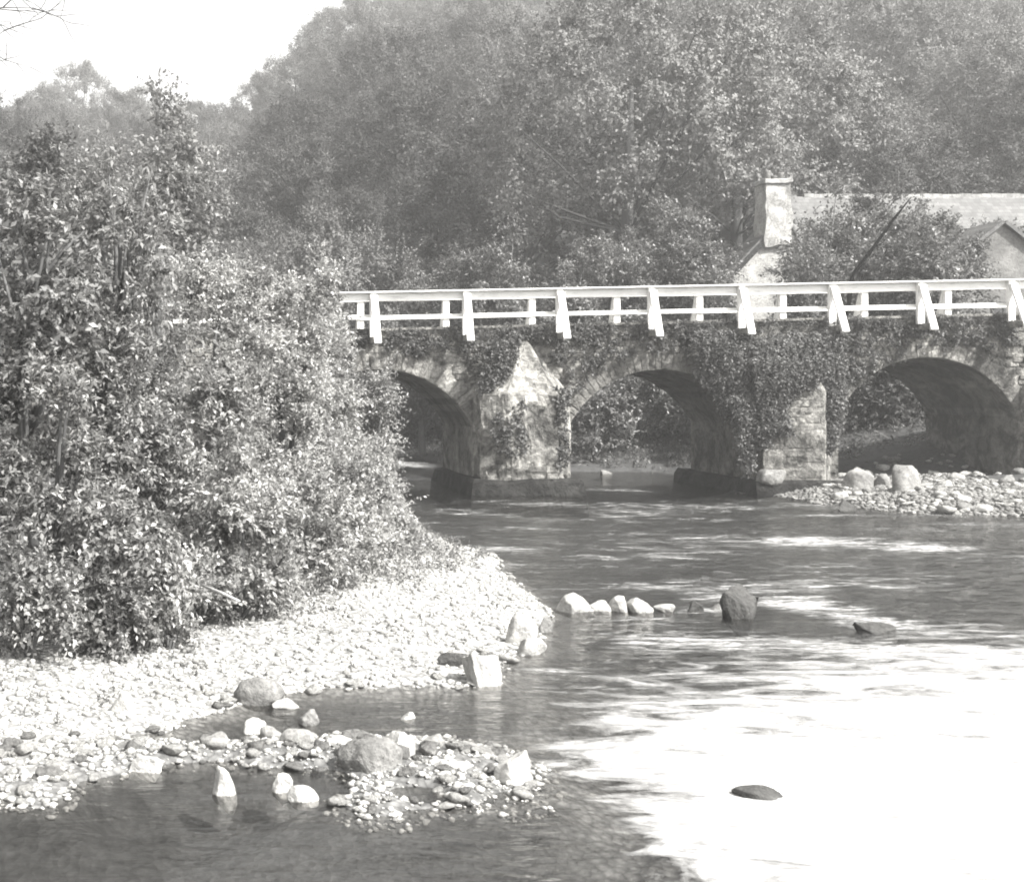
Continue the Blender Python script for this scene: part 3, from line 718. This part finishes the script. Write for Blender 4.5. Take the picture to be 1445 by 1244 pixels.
cutwater([(7.42, BY), (7.45, 36.45), (8.1, 36.1), (9.5, 36.1), (10.15, BY)], 2.75, (8.85, BY-.02, 4.4), 'masonry_pale')
cutwater([(15.25, BY), (15.2, 36.2), (16.85, 36.1), (17.55, BY)], 2.9, (16.5, BY-.02, 4.4), 'masonry_pale', amp=.3)
cutwater([(22.9, BY), (23.1, 36.2), (24.6, 36.1), (25.3, BY)], 2.9, (24.1, BY-.02, 4.5), 'masonry')
def footing(x0, x1, y0, y1, z1):
    m = MB(); r = random.Random(int(x0*10)); per = []
    for i in range(14): per.append((x0+(x1-x0)*i/13, y0))
    for i in range(1, 14): per.append((x1, y0+(y1-y0)*i/13))
    for i in range(1, 14): per.append((x1+(x0-x1)*i/13, y1))
    for i in range(1, 13): per.append((x0, y1+(y0-y1)*i/13))
    n = len(per); cx = (x0+x1)/2; cy = (y0+y1)/2; V = []
    for z_, s in ((-.6, 1.04), (0, 1.01), (z1*.8, .985), (z1, .95)):
        for x, y in per: V.append((cx+(x-cx)*s+r.uniform(-.04, .04), cy+(y-cy)*s+r.uniform(-.02, .02), z_+r.uniform(-.05, .05)))
    Fq = [(k*n+i, k*n+(i+1) % n, (k+1)*n+(i+1) % n, (k+1)*n+i) for k in range(3) for i in range(n)]+[tuple(3*n+i for i in range(n))]
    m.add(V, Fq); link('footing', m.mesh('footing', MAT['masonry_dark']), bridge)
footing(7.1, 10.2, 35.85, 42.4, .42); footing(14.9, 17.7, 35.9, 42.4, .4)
# road slab with an uneven edge beam
m = MB(); m.bar((-6, BY+.02, deck(-6)+.03), (34, BY+.02, deck(34)+.03), .22, .07); link('kerb_beam', m.mesh('kerb_beam', MAT['masonry_pale']), bridge)
m = MB(); m.bar((-6, BB-.1, deck(-6)+.03), (34, BB-.1, deck(34)+.03), .22, .07); link('kerb_beam', m.mesh('kerb_beam', MAT['masonry_pale']), bridge)
# railings
NEAR = [(p-PX0)/F*37.0 for p in (395, 527, 658, 790, 920, 1047, 1175, 1300, 1428, 1556)]
for side, RY, dr in ((0, 37.05, -1), (1, 40.25, 1)):
    rl = link('railing', None, bridge); rl.empty_display_size = .1
    rtop = lambda x, up_=(0, .13)[side]: 5.67+up_+.0196*(x-6.0)
    jit = random.Random(8+side)
    for x in NEAR:
        zt = rtop(x); zb = deck(x)-.36; w = .17
        m = MB(); m.box((x-.1, RY-.06, zb if side == 0 else deck(x)), (x+.1, RY+.06, zt-.01)); link('post', m.mesh('post', MAT['paint'], .008), rl)
        yo = RY+dr*.74; j = jit.uniform(-.03, .03)
        m = MB(); m.bar((x+.012, RY+dr*.09, zt-.09), (x+.012+j, yo, zb-.03), .2, .085, up=(0, dr, 0)); link('strut', m.mesh('strut', MAT['paint'], .008), rl)
        m = MB(); m.bar((x-.03, RY-dr*.5, zb+.09), (x-.03, yo+dr*-.05, zb+.08), .15, .17); link('outrigger', m.mesh('outrigger', MAT['masonry'], .006), rl)
    for (zo, hh, th_) in ((-.11, .215 if side == 0 else .1, .05), (-.67, .08, .05)):
        m = MB(); xx = [-3]+NEAR[1::2]+[33]
        for a_, b_ in zip(xx[:-1], xx[1:]):
            ja, jb = jit.uniform(-.018, .018), jit.uniform(-.018, .018)
            m.bar((a_, RY+.085*-dr*(-1)*0-dr*-.0+(-dr)*.085, rtop(a_)+zo+ja), (b_-.006, RY+(-dr)*.085, rtop(b_)+zo+jb), th_, hh)
        link('top_board' if zo > -.2 else 'middle_rail', m.mesh('rail_board', MAT['paint'], .006), rl)
    m = MB(); m.bar((-3, RY-.0, rtop(-3)+.012), (33, RY, rtop(33)+.012), .24, .04); link('cap_board', m.mesh('cap_board', MAT['paint'], .006), rl)

# ivy and growth on the bridge
def ivy(name, label, poly, N, leaf, y0, thick, seed, matk='leaf_ivy', cr=.16, hang=.5, dens=None, cat='ivy', nt=7, nl=6):
    r = np.random.default_rng(seed); yv = y0-thick*.5; P = [((p-PX0)/F*yv, CZ-(q-PY0)/F*yv) for p, q in poly]; A = np.array(P)
    x = r.uniform(A[:, 0].min(), A[:, 0].max(), N*4); z = r.uniform(A[:, 1].min(), A[:, 1].max(), N*4)
    s = sdf(P, x, z); nz = fbm(x*1.4, z*1.4, 0, seed)
    k = (s+.12*nz > .05); x, z, s = x[k][:N], z[k][:N], s[k][:N]
    zr = z.max()
    cl = [(a, y0-thick*min(1, max(.1, d*2))*u, c, cr*v) for a, c, d, u, v in zip(x, z, s, r.uniform(.3, 1.2, len(x)), r.uniform(.6, 1.4, len(x)))]
    V = sprays(cl, np.array([float(x.mean()), y0+3, float(z.mean())]), nt, nl, leaf, r, hang, .75, .8, .2)
    o = empty(name, (float(x.mean()), y0, float(z.min())), label=label, cat=cat)
    V = V-np.array(o.location[:])
    link('foliage', mesh_np('foliage', V, q4(V), MAT[matk]), o)
    m = MB()
    for i in range(6):
        j = r.integers(0, len(x)); q_ = np.argsort(np.hypot(x-x[j], z-z[j]))[min(8, len(x)-1)]; a = Vector((float(x[q_]), y0-.02, float(z[q_])))-o.location; b_ = Vector((float(x[j]), y0-.04, float(z[j])))-o.location
        m.tube([a, (a+b_)/2+Vector((0, -.02, 0)), b_], [.02, .015, .006], 5)
    link('stem', m.mesh('stem', MAT['bark'], smooth=True), o)
ivy('ivy', 'great mass of ivy covering the right hand pier and its arch shoulder', [(985, 470), (1196, 468), (1192, 590), (1170, 640), (1165, 560), (1140, 545), (1110, 600), (1130, 618), (1075, 640), (1040, 600), (1010, 560), (985, 525)], 2300, .066, 36.75, .35, 81)
ivy('ivy', 'ragged ivy spilling over the shoulder of the right hand pier face', [(1068, 505), (1172, 505), (1172, 528), (1150, 545), (1128, 552), (1110, 580), (1132, 618), (1100, 615), (1070, 640)], 420, .066, 36.08, .2, 90, cr=.13)
ivy('ivy', 'ivy hanging down the left edge of the right hand pier', [(1030, 560), (1078, 560), (1068, 625), (1060, 668), (1048, 668), (1040, 610)], 330, .066, 36.3, .2, 82)
ivy('ivy', 'thin ivy trailing down the right corner of the ivy covered pier', [(1160, 500), (1194, 500), (1190, 590), (1172, 655), (1160, 630)], 380, .066, 36.5, .25, 83)
ivy('ivy', 'dark ivy in the hollow of the middle pier', [(672, 560), (690, 475), (735, 475), (712, 545), (735, 600), (725, 612), (700, 560)], 200, .08, 36.6, .25, 84)
ivy('creeper', 'straggling creeper over the face of the middle pier', [(690, 590), (740, 560), (745, 640), (700, 640)], 45, .08, 36.1, .12, 85, cr=.13, cat='creeper')
ivy('creeper', 'thin creeper hanging at the right corner of the middle pier', [(782, 545), (804, 545), (804, 660), (786, 660)], 60, .07, 36.15, .1, 86, cr=.12, cat='creeper')
ivy('creeper', 'patchy creeper over the shoulder of the left hand arch', [(540, 470), (700, 470), (690, 520), (620, 500), (545, 500)], 45, .07, 37.12, .15, 87, cr=.13, cat='creeper')
ivy('creeper', 'patchy growth between the middle pier and the middle arch crown', [(760, 468), (990, 466), (985, 500), (900, 495), (850, 520), (815, 560), (800, 540)], 85, .07, 37.12, .14, 88, cr=.13, cat='creeper')
ivy('creeper', 'patchy growth on the wall over the right hand arch', [(1195, 455), (1440, 448), (1440, 490), (1290, 495), (1200, 540)], 150, .07, 37.12, .14, 89, cr=.13, cat='creeper')
def fringe(name, label, x0, x1, y, zf, N, leaf, seed):
    r = np.random.default_rng(seed); x = r.uniform(x0, x1, N); k = vnoise(x*1.3, 0*x, 0, seed)+r.normal(size=N)*.5 > -.2; x = x[k]
    cl = [(a, y+r.normal()*.05, zf(a)+r.uniform(-.3, .02), .1*r.uniform(.6, 1.5)) for a in x]
    V = sprays(cl, np.array([(x0+x1)/2, y+3, 0]), 5, 5, leaf, r, .3, .3, .3)
    link(name, mesh_np(name, V, q4(V), MAT['leaf_ivy']), label=label, cat='grass', kind='stuff')
fringe('wall_top_grass', 'fringe of grass and weeds along the top of the bridge wall', 1, 28, 37.1, deck, 1500, .09, 91)

# ------------------------------------------------------------------ houses
def slate():
    m = M_('slate'); v = m.pos(1, 1, 1); br = m.n('ShaderNodeTexBrick'); mp = m.n('ShaderNodeMapping'); m.l(v, mp.inputs['Vector'])
    sp = m.n('ShaderNodeSeparateXYZ'); m.l(v, sp.inputs[0]); cb = m.n('ShaderNodeCombineXYZ'); m.l(sp.outputs[0], cb.inputs[0]); m.l(sp.outputs[2], cb.inputs[1])
    m.l(cb.outputs[0], br.inputs['Vector']); br.inputs['Scale'].default_value = 1; br.inputs['Brick Width'].default_value = .3; br.inputs['Row Height'].default_value = .18
    br.inputs['Mortar Size'].default_value = .01; br.inputs['Color1'].default_value = g(.08); br.inputs['Color2'].default_value = g(.13); br.inputs['Mortar'].default_value = g(.06)
    n = m.noise(v, 1.5, 5, .7); c = m.mix(1.0, br.outputs['Color'], m.ramp(n, [(.3, .7), (.7, 1.3)]), 'MULTIPLY')
    return m.done(m.principled(c, .7, .4, m.bump(br.outputs['Fac'], -.5, .02)).outputs[0])
MAT['slate'] = slate()
def render_wall():
    m = M_('limewash'); v = m.pos(); n = m.noise(v, 1.1, 6, .7, .8); n2 = m.noise(v, 8, 5, .7)
    c = m.mix(1.0, m.ramp(n, [(.32, .16), (.5, .3), (.66, .42)]), m.ramp(n2, [(.3, .7), (.6, 1.05)]), 'MULTIPLY')
    return m.done(m.principled(c, .9, .2, m.bump(n2, .7, .04)).outputs[0])
MAT['limewash'] = render_wall()
MAT['dark_wood'] = bark_mat('dark_wood', .02, .04)
MAT['whitewash'] = rock_mat('whitewash', .2, .5, 1.6, .55)
MAT['pot'] = rock_mat('pot', .12, .25, 6)
def glassm():
    m = M_('window_glass'); return m.done(m.principled(g(.03), .1, .6).outputs[0])
MAT['glass'] = glassm()
h = empty('cottage', (26, 60, 3.0), label='old cottage with a stout pale chimney on its gable, rising behind the bridge', cat='house')
x0, x1 = 0, 30; yn, yf = -4.5, 5.0; ze, zr = 4.4, 8.75
m = MB(); V = [(x0, yn, -2), (x0, yf, -2), (x0, yf, ze), (x0, 0, zr), (x0, yn, ze), (x1, yn, -2), (x1, yf, -2), (x1, yf, ze), (x1, 0, zr), (x1, yn, ze)]
m.add(V, [(0, 1, 2, 3, 4), (9, 8, 7, 6, 5), (0, 4, 9, 5), (1, 6, 7, 2)])
gx, gz, gy0, gy1, hw, gl = -2.4, 6.87, -5.2, -3.4, 4.35, 2.21            # the cross wing with its gable to the river
V = [(gx-hw, gy0, -2), (gx+hw, gy0, -2), (gx+hw, gy0, gl), (gx, gy0, gz), (gx-hw, gy0, gl)]; V += [(a_, gy1, c_) for a_, b_, c_ in V]
m.add(V, [(0, 1, 2, 3, 4), (9, 8, 7, 6, 5), (0, 4, 9, 5), (1, 6, 7, 2)])
link('wall', m.mesh('wall', MAT['whitewash']), h)
def roof_slab(m, ya, za, yb, zb_, t=.14, o=.25, swap=None):
    d = Vector((0, yb-ya, zb_-za)).normalized(); a_ = Vector((0, ya, za)); b_ = Vector((0, yb, zb_))+d*.4
    n_ = Vector((0, -d.z, d.y)); n_ = n_ if n_.z > 0 else -n_
    P = []
    for xx in ((x0-o, x1+o) if swap is None else swap):
        for q in (a_+n_*.01, b_+n_*.01, b_+n_*t, a_+n_*t): P.append((xx, q.y, q.z) if swap is None else (q.y, xx, q.z))
    m.add(P, [(0, 1, 2, 3), (7, 6, 5, 4), (0, 4, 5, 1), (1, 5, 6, 2), (2, 6, 7, 3), (3, 7, 4, 0)])
m = MB(); roof_slab(m, 0, zr, yn, ze); roof_slab(m, 0, zr, yf, ze)
roof_slab(m, gx, gz, gx-hw, gl, swap=(gy0-.1, gy1)); roof_slab(m, gx, gz, gx+hw, gl, swap=(gy0-.1, gy1)); rf = link('roof', m.mesh('roof', MAT['slate']), h)
m = MB(); r5 = random.Random(2); x = 1.0
while x < x1: m.box((x, -.16, zr+.02+r5.uniform(0, .02)), (x+.446, .16, zr+.2+r5.uniform(0, .03))); x += .45
link('ridge_tiles', m.mesh('ridge_tiles', MAT['limewash'], .01), rf)
m = MB()
for sg in (-1, 1): m.bar((gx+sg*.75, gy0-.17, gz-.75*1.071-.02), (gx+sg*(hw+.3), gy0-.17, gl-.34), .06, .2)
link('bargeboard', m.mesh('bargeboard', MAT['dark_wood']), rf)
ch = MB(); cx0, cx1, cy0, cy1 = -2.98, -1.84, gy0-.22, gy0+.95; ct = 8.6
V = [(cx0, cy0, 6.0), (cx1, cy0, 6.0), (cx1, cy1, 6.0), (cx0, cy1, 6.0), (cx0+.02, cy0+.02, ct), (cx1-.1, cy0+.02, ct), (cx1-.1, cy1, ct), (cx0+.02, cy1, ct)]
ch.add(V, [(0, 3, 2, 1), (4, 5, 6, 7), (0, 1, 5, 4), (1, 2, 6, 5), (2, 3, 7, 6), (3, 0, 4, 7)])
def rough(mesh, amp, cuts):
    q = bmesh.new(); q.from_mesh(mesh); bmesh.ops.subdivide_edges(q, edges=q.edges[:], cuts=cuts, use_grid_fill=True)
    for v in q.verts:
        c_ = v.co; v.co = c_+Vector([amp*float(fbm(c_.x*2.2+k*7, c_.y*2.2, c_.z*2.2, 91+k, 4)) for k in range(3)])
    q.to_mesh(mesh); q.free(); return mesh
c = link('chimney', rough(ch.mesh('chimney', MAT['whitewash']), .12, 7), rf)
m = MB(); m.box((cx0-.06, cy0-.06, ct+.002), (cx1-.03, cy1+.07, ct+.2)); link('chimney_cap', rough(m.mesh('chimney_cap', MAT['limewash'], .03), .07, 3), rf)
for k, (px_, py_, hh, rr) in enumerate(((-2.66, gy0+.4, .42, .14), (-2.34, gy0+.5, .2, .15), (-2.08, gy0+.45, .34, .13))):
    m = MB(); m.tube([(px_, py_, ct+.12), (px_+.02, py_, ct+.2+hh*.8), (px_+.03, py_, ct+.2+hh)], [rr*1.1, rr*.85, rr], 10); link('chimney_pot', m.mesh('chimney_pot', MAT['pot'], smooth=True), rf)
for xx in (4, 10, 16, 22):
    m = MB(); m.box((xx, yn-.03, 1.2), (xx+1.1, yn+.05, 2.7)); w_ = link('window', m.mesh('window', MAT['dark_wood']), h)
    m = MB(); m.box((xx+.08, yn-.05, 1.28), (xx+.51, yn-.034, 2.62)); m.box((xx+.59, yn-.05, 1.28), (xx+1.02, yn-.034, 2.62)); link('pane', m.mesh('pane', MAT['glass']), w_)
s_ = empty('outbuilding', (25.9, 48.5, 2.9), label='low outbuilding with a pale gable end at the right edge, behind the railing', cat='building')
m = MB(); m.add([(0, 0, -1), (6.6, 0, -1), (6.6, 0, 3.6), (3.3, 0, 6.2), (0, 0, 3.6), (0, 6, -1), (6.6, 6, -1), (6.6, 6, 3.6), (3.3, 6, 6.2), (0, 6, 3.6)],
              [(0, 1, 2, 3, 4), (9, 8, 7, 6, 5), (0, 4, 9, 5), (1, 6, 7, 2)]); MAT['old_render'] = rock_mat('old_render', .1, .22, 1.2, .6)
link('wall', m.mesh('wall', MAT['old_render']), s_)
m = MB(); m.box((2.9, -.04, 2.4), (3.7, .04, 3.3)); w_ = link('window', m.mesh('window', MAT['dark_wood']), s_)
m = MB(); m.box((2.97, -.06, 2.47), (3.27, -.043, 3.23)); m.box((3.33, -.06, 2.47), (3.63, -.043, 3.23)); link('pane', m.mesh('pane', MAT['glass']), w_)
m = MB()
for (xa, za, xb, zb_) in ((3.3, 6.2, -.3, 3.36), (3.3, 6.2, 6.9, 3.36)):
    d = Vector((xb-xa, 0, zb_-za)).normalized(); n_ = Vector((-d.z, 0, d.x)); n_ = n_ if n_.z > 0 else -n_; P = []
    for yy in (-.2, 6.2):
        for q in (Vector((xa, 0, za))+n_*.01, Vector((xb, 0, zb_))+n_*.01, Vector((xb, 0, zb_))+n_*.13, Vector((xa, 0, za))+n_*.13): P.append((q.x, yy, q.z))
    m.add(P, [(0, 1, 2, 3), (7, 6, 5, 4), (0, 4, 5, 1), (1, 5, 6, 2), (2, 6, 7, 3), (3, 7, 4, 0)])
link('roof', m.mesh('roof', MAT['slate']), s_)

# dark leaning pole among the trees before the cottage
m = MB(); P = [W(1168, 440, 43.4), W(1203, 388, 43.6), W(1232, 350, 43.8), W(1262, 308, 44), W(1286, 278, 44.2)]
P[0] = (P[0][0], P[0][1], th(P[0][0], P[0][1])-.2)
m.tube(P, [.075, .07, .06, .045, .015], 6)
m.tube([P[2], W(1246, 342, 43.8), W(1252, 334, 43.8)], [.02, .012, .005], 5)
MAT['black_bark'] = bark_mat('black_bark', .002, .006, 0.0)
link('leaning_branch', m.mesh('leaning_branch', MAT['black_bark'], smooth=True), label='bare dark limb slanting up across the trees before the cottage', cat='branch')

# ------------------------------------------------------------------ trees behind the bridge
def T(px, Y, topy, wpx, label, seed, matk='leaf_mid', leaf=.13, cr=.62, n=60, **k):
    return open_tree(px, Y, topy, wpx, label, seed, leaf=leaf, matk=matk, cr=cr, n=int(n*1.6), nt=30, nl=9, low=-.9, droop=.15, lw=.55, fork=.05, name='tree', **k)
T(1225, 50, 262, 74, 'feathery tree in front of the cottage roof', 101, n=80)
T(1162, 49, 300, 58, 'bushy tree at the foot of the cottage gable', 102, n=70)
T(1315, 47, 284, 62, 'bushy tree before the right end of the cottage', 103, n=70)
T(1400, 54, 300, 60, 'bushy tree beyond the outbuilding at the right', 104, n=60)
T(1000, 52, 362, 28, 'low bush left of the foot of the cottage gable', 105, n=30)
T(955, 55, 285, 72, 'pale rounded tree just behind the railing right of centre', 106, n=80)
T(870, 54, 330, 60, 'low pale tree behind the railing left of the rounded one', 107, n=60)
T(800, 53, 352, 56, 'low bush behind the railing above the middle arch', 108, n=50)
T(715, 54, 322, 62, 'spiky pale tree behind the railing above the middle pier', 109, n=70)
T(650, 56, 345, 50, 'bushy tree behind the railing right of the left hand arch', 110, n=60)
T(600, 58, 380, 36, 'small dark tree behind the left part of the railing', 111, n=40, matk='leaf_far')
T(1040, 66, 350, 36, 'dark tree between the rounded tree and the cottage', 112, n=50, matk='leaf_far')
T(1136, 47, 338, 30, 'low bushy tree hiding the right slope of the cottage gable', 115, n=36)
T(1185, 51, 285, 50, 'grey bushy tree between the chimney and the feathery tree', 113, n=60)
T(1265, 52, 280, 50, 'slim bushy tree just right of the feathery tree', 114, n=60)
# under the arches
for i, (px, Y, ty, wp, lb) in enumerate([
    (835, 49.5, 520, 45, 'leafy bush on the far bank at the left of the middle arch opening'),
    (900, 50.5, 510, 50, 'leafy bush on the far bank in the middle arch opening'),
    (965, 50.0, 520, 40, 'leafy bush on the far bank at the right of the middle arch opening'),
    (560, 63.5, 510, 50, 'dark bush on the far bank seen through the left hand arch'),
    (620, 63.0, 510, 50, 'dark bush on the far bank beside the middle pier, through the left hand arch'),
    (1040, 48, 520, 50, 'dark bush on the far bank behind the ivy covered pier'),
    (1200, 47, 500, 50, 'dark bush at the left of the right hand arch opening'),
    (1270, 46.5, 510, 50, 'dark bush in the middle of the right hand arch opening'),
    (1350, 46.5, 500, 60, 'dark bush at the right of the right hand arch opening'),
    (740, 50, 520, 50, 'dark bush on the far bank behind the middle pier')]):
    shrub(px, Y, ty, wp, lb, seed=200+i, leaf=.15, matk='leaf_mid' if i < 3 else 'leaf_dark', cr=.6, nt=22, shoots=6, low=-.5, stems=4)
# trees on the left beyond the thicket
T(240, 44, 128, 80, 'tall pale crowned tree rising behind the left thicket', 121, cr=.9, n=110, leaf=.17, matk='leaf_pale')
T(140, 40, 165, 60, 'tall soft tree at the upper left behind the open sprays', 122, cr=.9, n=90, leaf=.16, matk='leaf_pale')
T(40, 42, 190, 70, 'tree beyond the left edge of the thicket', 123, cr=.9, n=90, leaf=.16, matk='leaf_mid')

# ------------------------------------------------------------------ wooded hillside
def proto(seed, matk, H=11.0, R=4.0, n=120, cr=.95, leaf=.125):
    r = np.random.default_rng(seed); cz = H*.55
    cl = clumps_on(r, n, 0, 0, cz, R, R, H*.45, cr, -.45, (.78, 1.0), seed*1.7, .22)
    V = sprays(cl, np.array([0, 0, cz]), 44, 11, leaf, r, .15, .65, 1.2, .3, 1.0, 2.4)
    cm = mesh_np('crown', V, q4(V), MAT[matk]); m = MB(); m.tube([(0, 0, -1), (.1, 0, H*.3), (.0, .1, H*.7)], [.32, .24, .08], 7)
    for c in cl[::12]: m.tube([(.08, 0, H*.3), tuple(.6*q for q in c[:2])+(c[2]*.8,), c[:3]], [.06, .04, .015], 5)
    return cm, m.mesh('trunk', MAT['bark_dark'], smooth=True)
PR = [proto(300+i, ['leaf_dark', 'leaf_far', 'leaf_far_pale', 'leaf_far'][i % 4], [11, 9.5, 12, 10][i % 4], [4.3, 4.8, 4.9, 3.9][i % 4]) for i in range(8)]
r6 = np.random.default_rng(66); placed = []
tries = 0
while len(placed) < 285 and tries < 20000:
    tries += 1
    Y = 60+132*r6.random()**.85; px = r6.uniform(-120, 1560); x = (px-PX0)/F*Y
    if any((x-a)**2+(Y-b_)**2 < (5.0+Y*.016)**2 for a, b_ in placed): continue
    if 22 < x < 58 and Y < 68: continue
    placed.append((x, Y))
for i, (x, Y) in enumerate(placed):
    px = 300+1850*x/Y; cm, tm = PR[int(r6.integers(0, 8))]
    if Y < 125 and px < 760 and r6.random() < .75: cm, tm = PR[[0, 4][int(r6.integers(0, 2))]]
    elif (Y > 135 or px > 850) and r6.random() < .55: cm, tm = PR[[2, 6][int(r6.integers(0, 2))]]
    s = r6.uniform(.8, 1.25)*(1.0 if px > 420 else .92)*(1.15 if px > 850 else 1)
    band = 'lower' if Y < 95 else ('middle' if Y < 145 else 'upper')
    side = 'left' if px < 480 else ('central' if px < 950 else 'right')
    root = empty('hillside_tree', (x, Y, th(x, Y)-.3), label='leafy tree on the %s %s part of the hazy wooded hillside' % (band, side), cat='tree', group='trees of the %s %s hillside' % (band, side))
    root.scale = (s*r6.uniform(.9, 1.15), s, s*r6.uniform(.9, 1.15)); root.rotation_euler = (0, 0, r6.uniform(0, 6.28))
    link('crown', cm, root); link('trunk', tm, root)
def big(px, Y, ty, R, label, k):
    cm, tm = PR[k]; x = (px-PX0)/F*Y; z0 = th(x, Y)-.3; H = CZ-(ty-PY0)/F*Y-z0; H0 = [11, 9.5, 12, 10][k % 4]; R0 = [4.3, 4.8, 4.9, 3.9][k % 4]
    root = empty('hillside_tree', (x, Y, z0), label=label, cat='tree'); root.scale = (R/R0, R/R0, H/H0); link('crown', cm, root); link('trunk', tm, root)
big(1130, 84, 130, 5.0, 'big round domed tree on the hill directly above the chimney', 2)
big(1010, 88, 165, 4.4, 'pale rounded tree on the hill left of the big domed one', 6)
big(950, 92, 190, 3.8, 'narrower pale tree beside the two round hill trees', 2)
big(1240, 80, 200, 4.4, 'dark tree on the hill above the right end of the cottage roof', 1)

# ------------------------------------------------------------------ air
hz = MB(); hz.box((-270, -45, -3), (310, 345, 85))
m = bpy.data.materials.new('haze'); m.use_nodes = True; nt = m.node_tree; nt.nodes.clear()
o_ = nt.nodes.new('ShaderNodeOutputMaterial'); v_ = nt.nodes.new('ShaderNodeVolumePrincipled')
v_.inputs['Color'].default_value = g(.95); v_.inputs['Density'].default_value = .0014; v_.inputs['Anisotropy'].default_value = 0.2
nt.links.new(v_.outputs[0], o_.inputs['Volume'])
HAZE = True
if HAZE: link('haze', hz.mesh('haze', m), label='thin pale haze in the valley air', cat='haze', kind='stuff')

# ------------------------------------------------------------------ light, sky, camera
EL, AZ = math.radians(46), math.radians(131)          # azimuth clockwise from +Y (the view): from the right, a little behind
sd = Vector((math.sin(AZ)*math.cos(EL), math.cos(AZ)*math.cos(EL), math.sin(EL)))
sl = bpy.data.lights.new('sun', 'SUN'); sl.energy = 4.2; sl.angle = math.radians(.6); sl.color = (1, .985, .955)
so = bpy.data.objects.new('sun', sl); COL.objects.link(so); so.rotation_euler = sd.to_track_quat('Z', 'Y').to_euler()
w = bpy.data.worlds.new('World'); sc.world = w; w.use_nodes = True; nt = w.node_tree; nt.nodes.clear()
sky = nt.nodes.new('ShaderNodeTexSky'); sky.sky_type = 'NISHITA'; sky.sun_disc = False; sky.sun_elevation = EL; sky.sun_rotation = AZ
sky.dust_density = 3.0; sky.air_density = 1.2
bw = nt.nodes.new('ShaderNodeRGBToBW'); nt.links.new(sky.outputs[0], bw.inputs[0])
mx = nt.nodes.new('ShaderNodeMix'); mx.data_type = 'RGBA'; mx.blend_type = 'MULTIPLY'; mx.inputs[0].default_value = 1; nt.links.new(bw.outputs[0], mx.inputs[6]); mx.inputs[7].default_value = g(1.0)
bg = nt.nodes.new('ShaderNodeBackground'); bg.inputs[1].default_value = .15; nt.links.new(mx.outputs[2], bg.inputs[0])
ow = nt.nodes.new('ShaderNodeOutputWorld'); nt.links.new(bg.outputs[0], ow.inputs[0])
cam = bpy.data.cameras.new('camera'); co = bpy.data.objects.new('camera', cam); COL.objects.link(co); sc.camera = co
co.location = (0, 0, CZ); co.rotation_euler = (math.radians(90), 0, 0)
cam.sensor_width = 36; cam.sensor_fit = 'HORIZONTAL'; cam.lens = 36*F/1445
cam.shift_x = (722.5-PX0)/1445; cam.shift_y = -(622-PY0)/1445; cam.clip_end = 2000; cam.clip_start = .1
sc.view_settings.view_transform = 'Standard'; sc.view_settings.look = 'None'; sc.view_settings.exposure = 1.65; sc.view_settings.gamma = 1
sc.cycles.max_bounces = 6; sc.cycles.transparent_max_bounces = 8; sc.cycles.volume_bounces = 0; sc.cycles.diffuse_bounces = 3
sc.cycles.filter_width = 1.9; sc.cycles.use_denoising = True
sc.cycles.caustics_reflective = False; sc.cycles.caustics_refractive = False
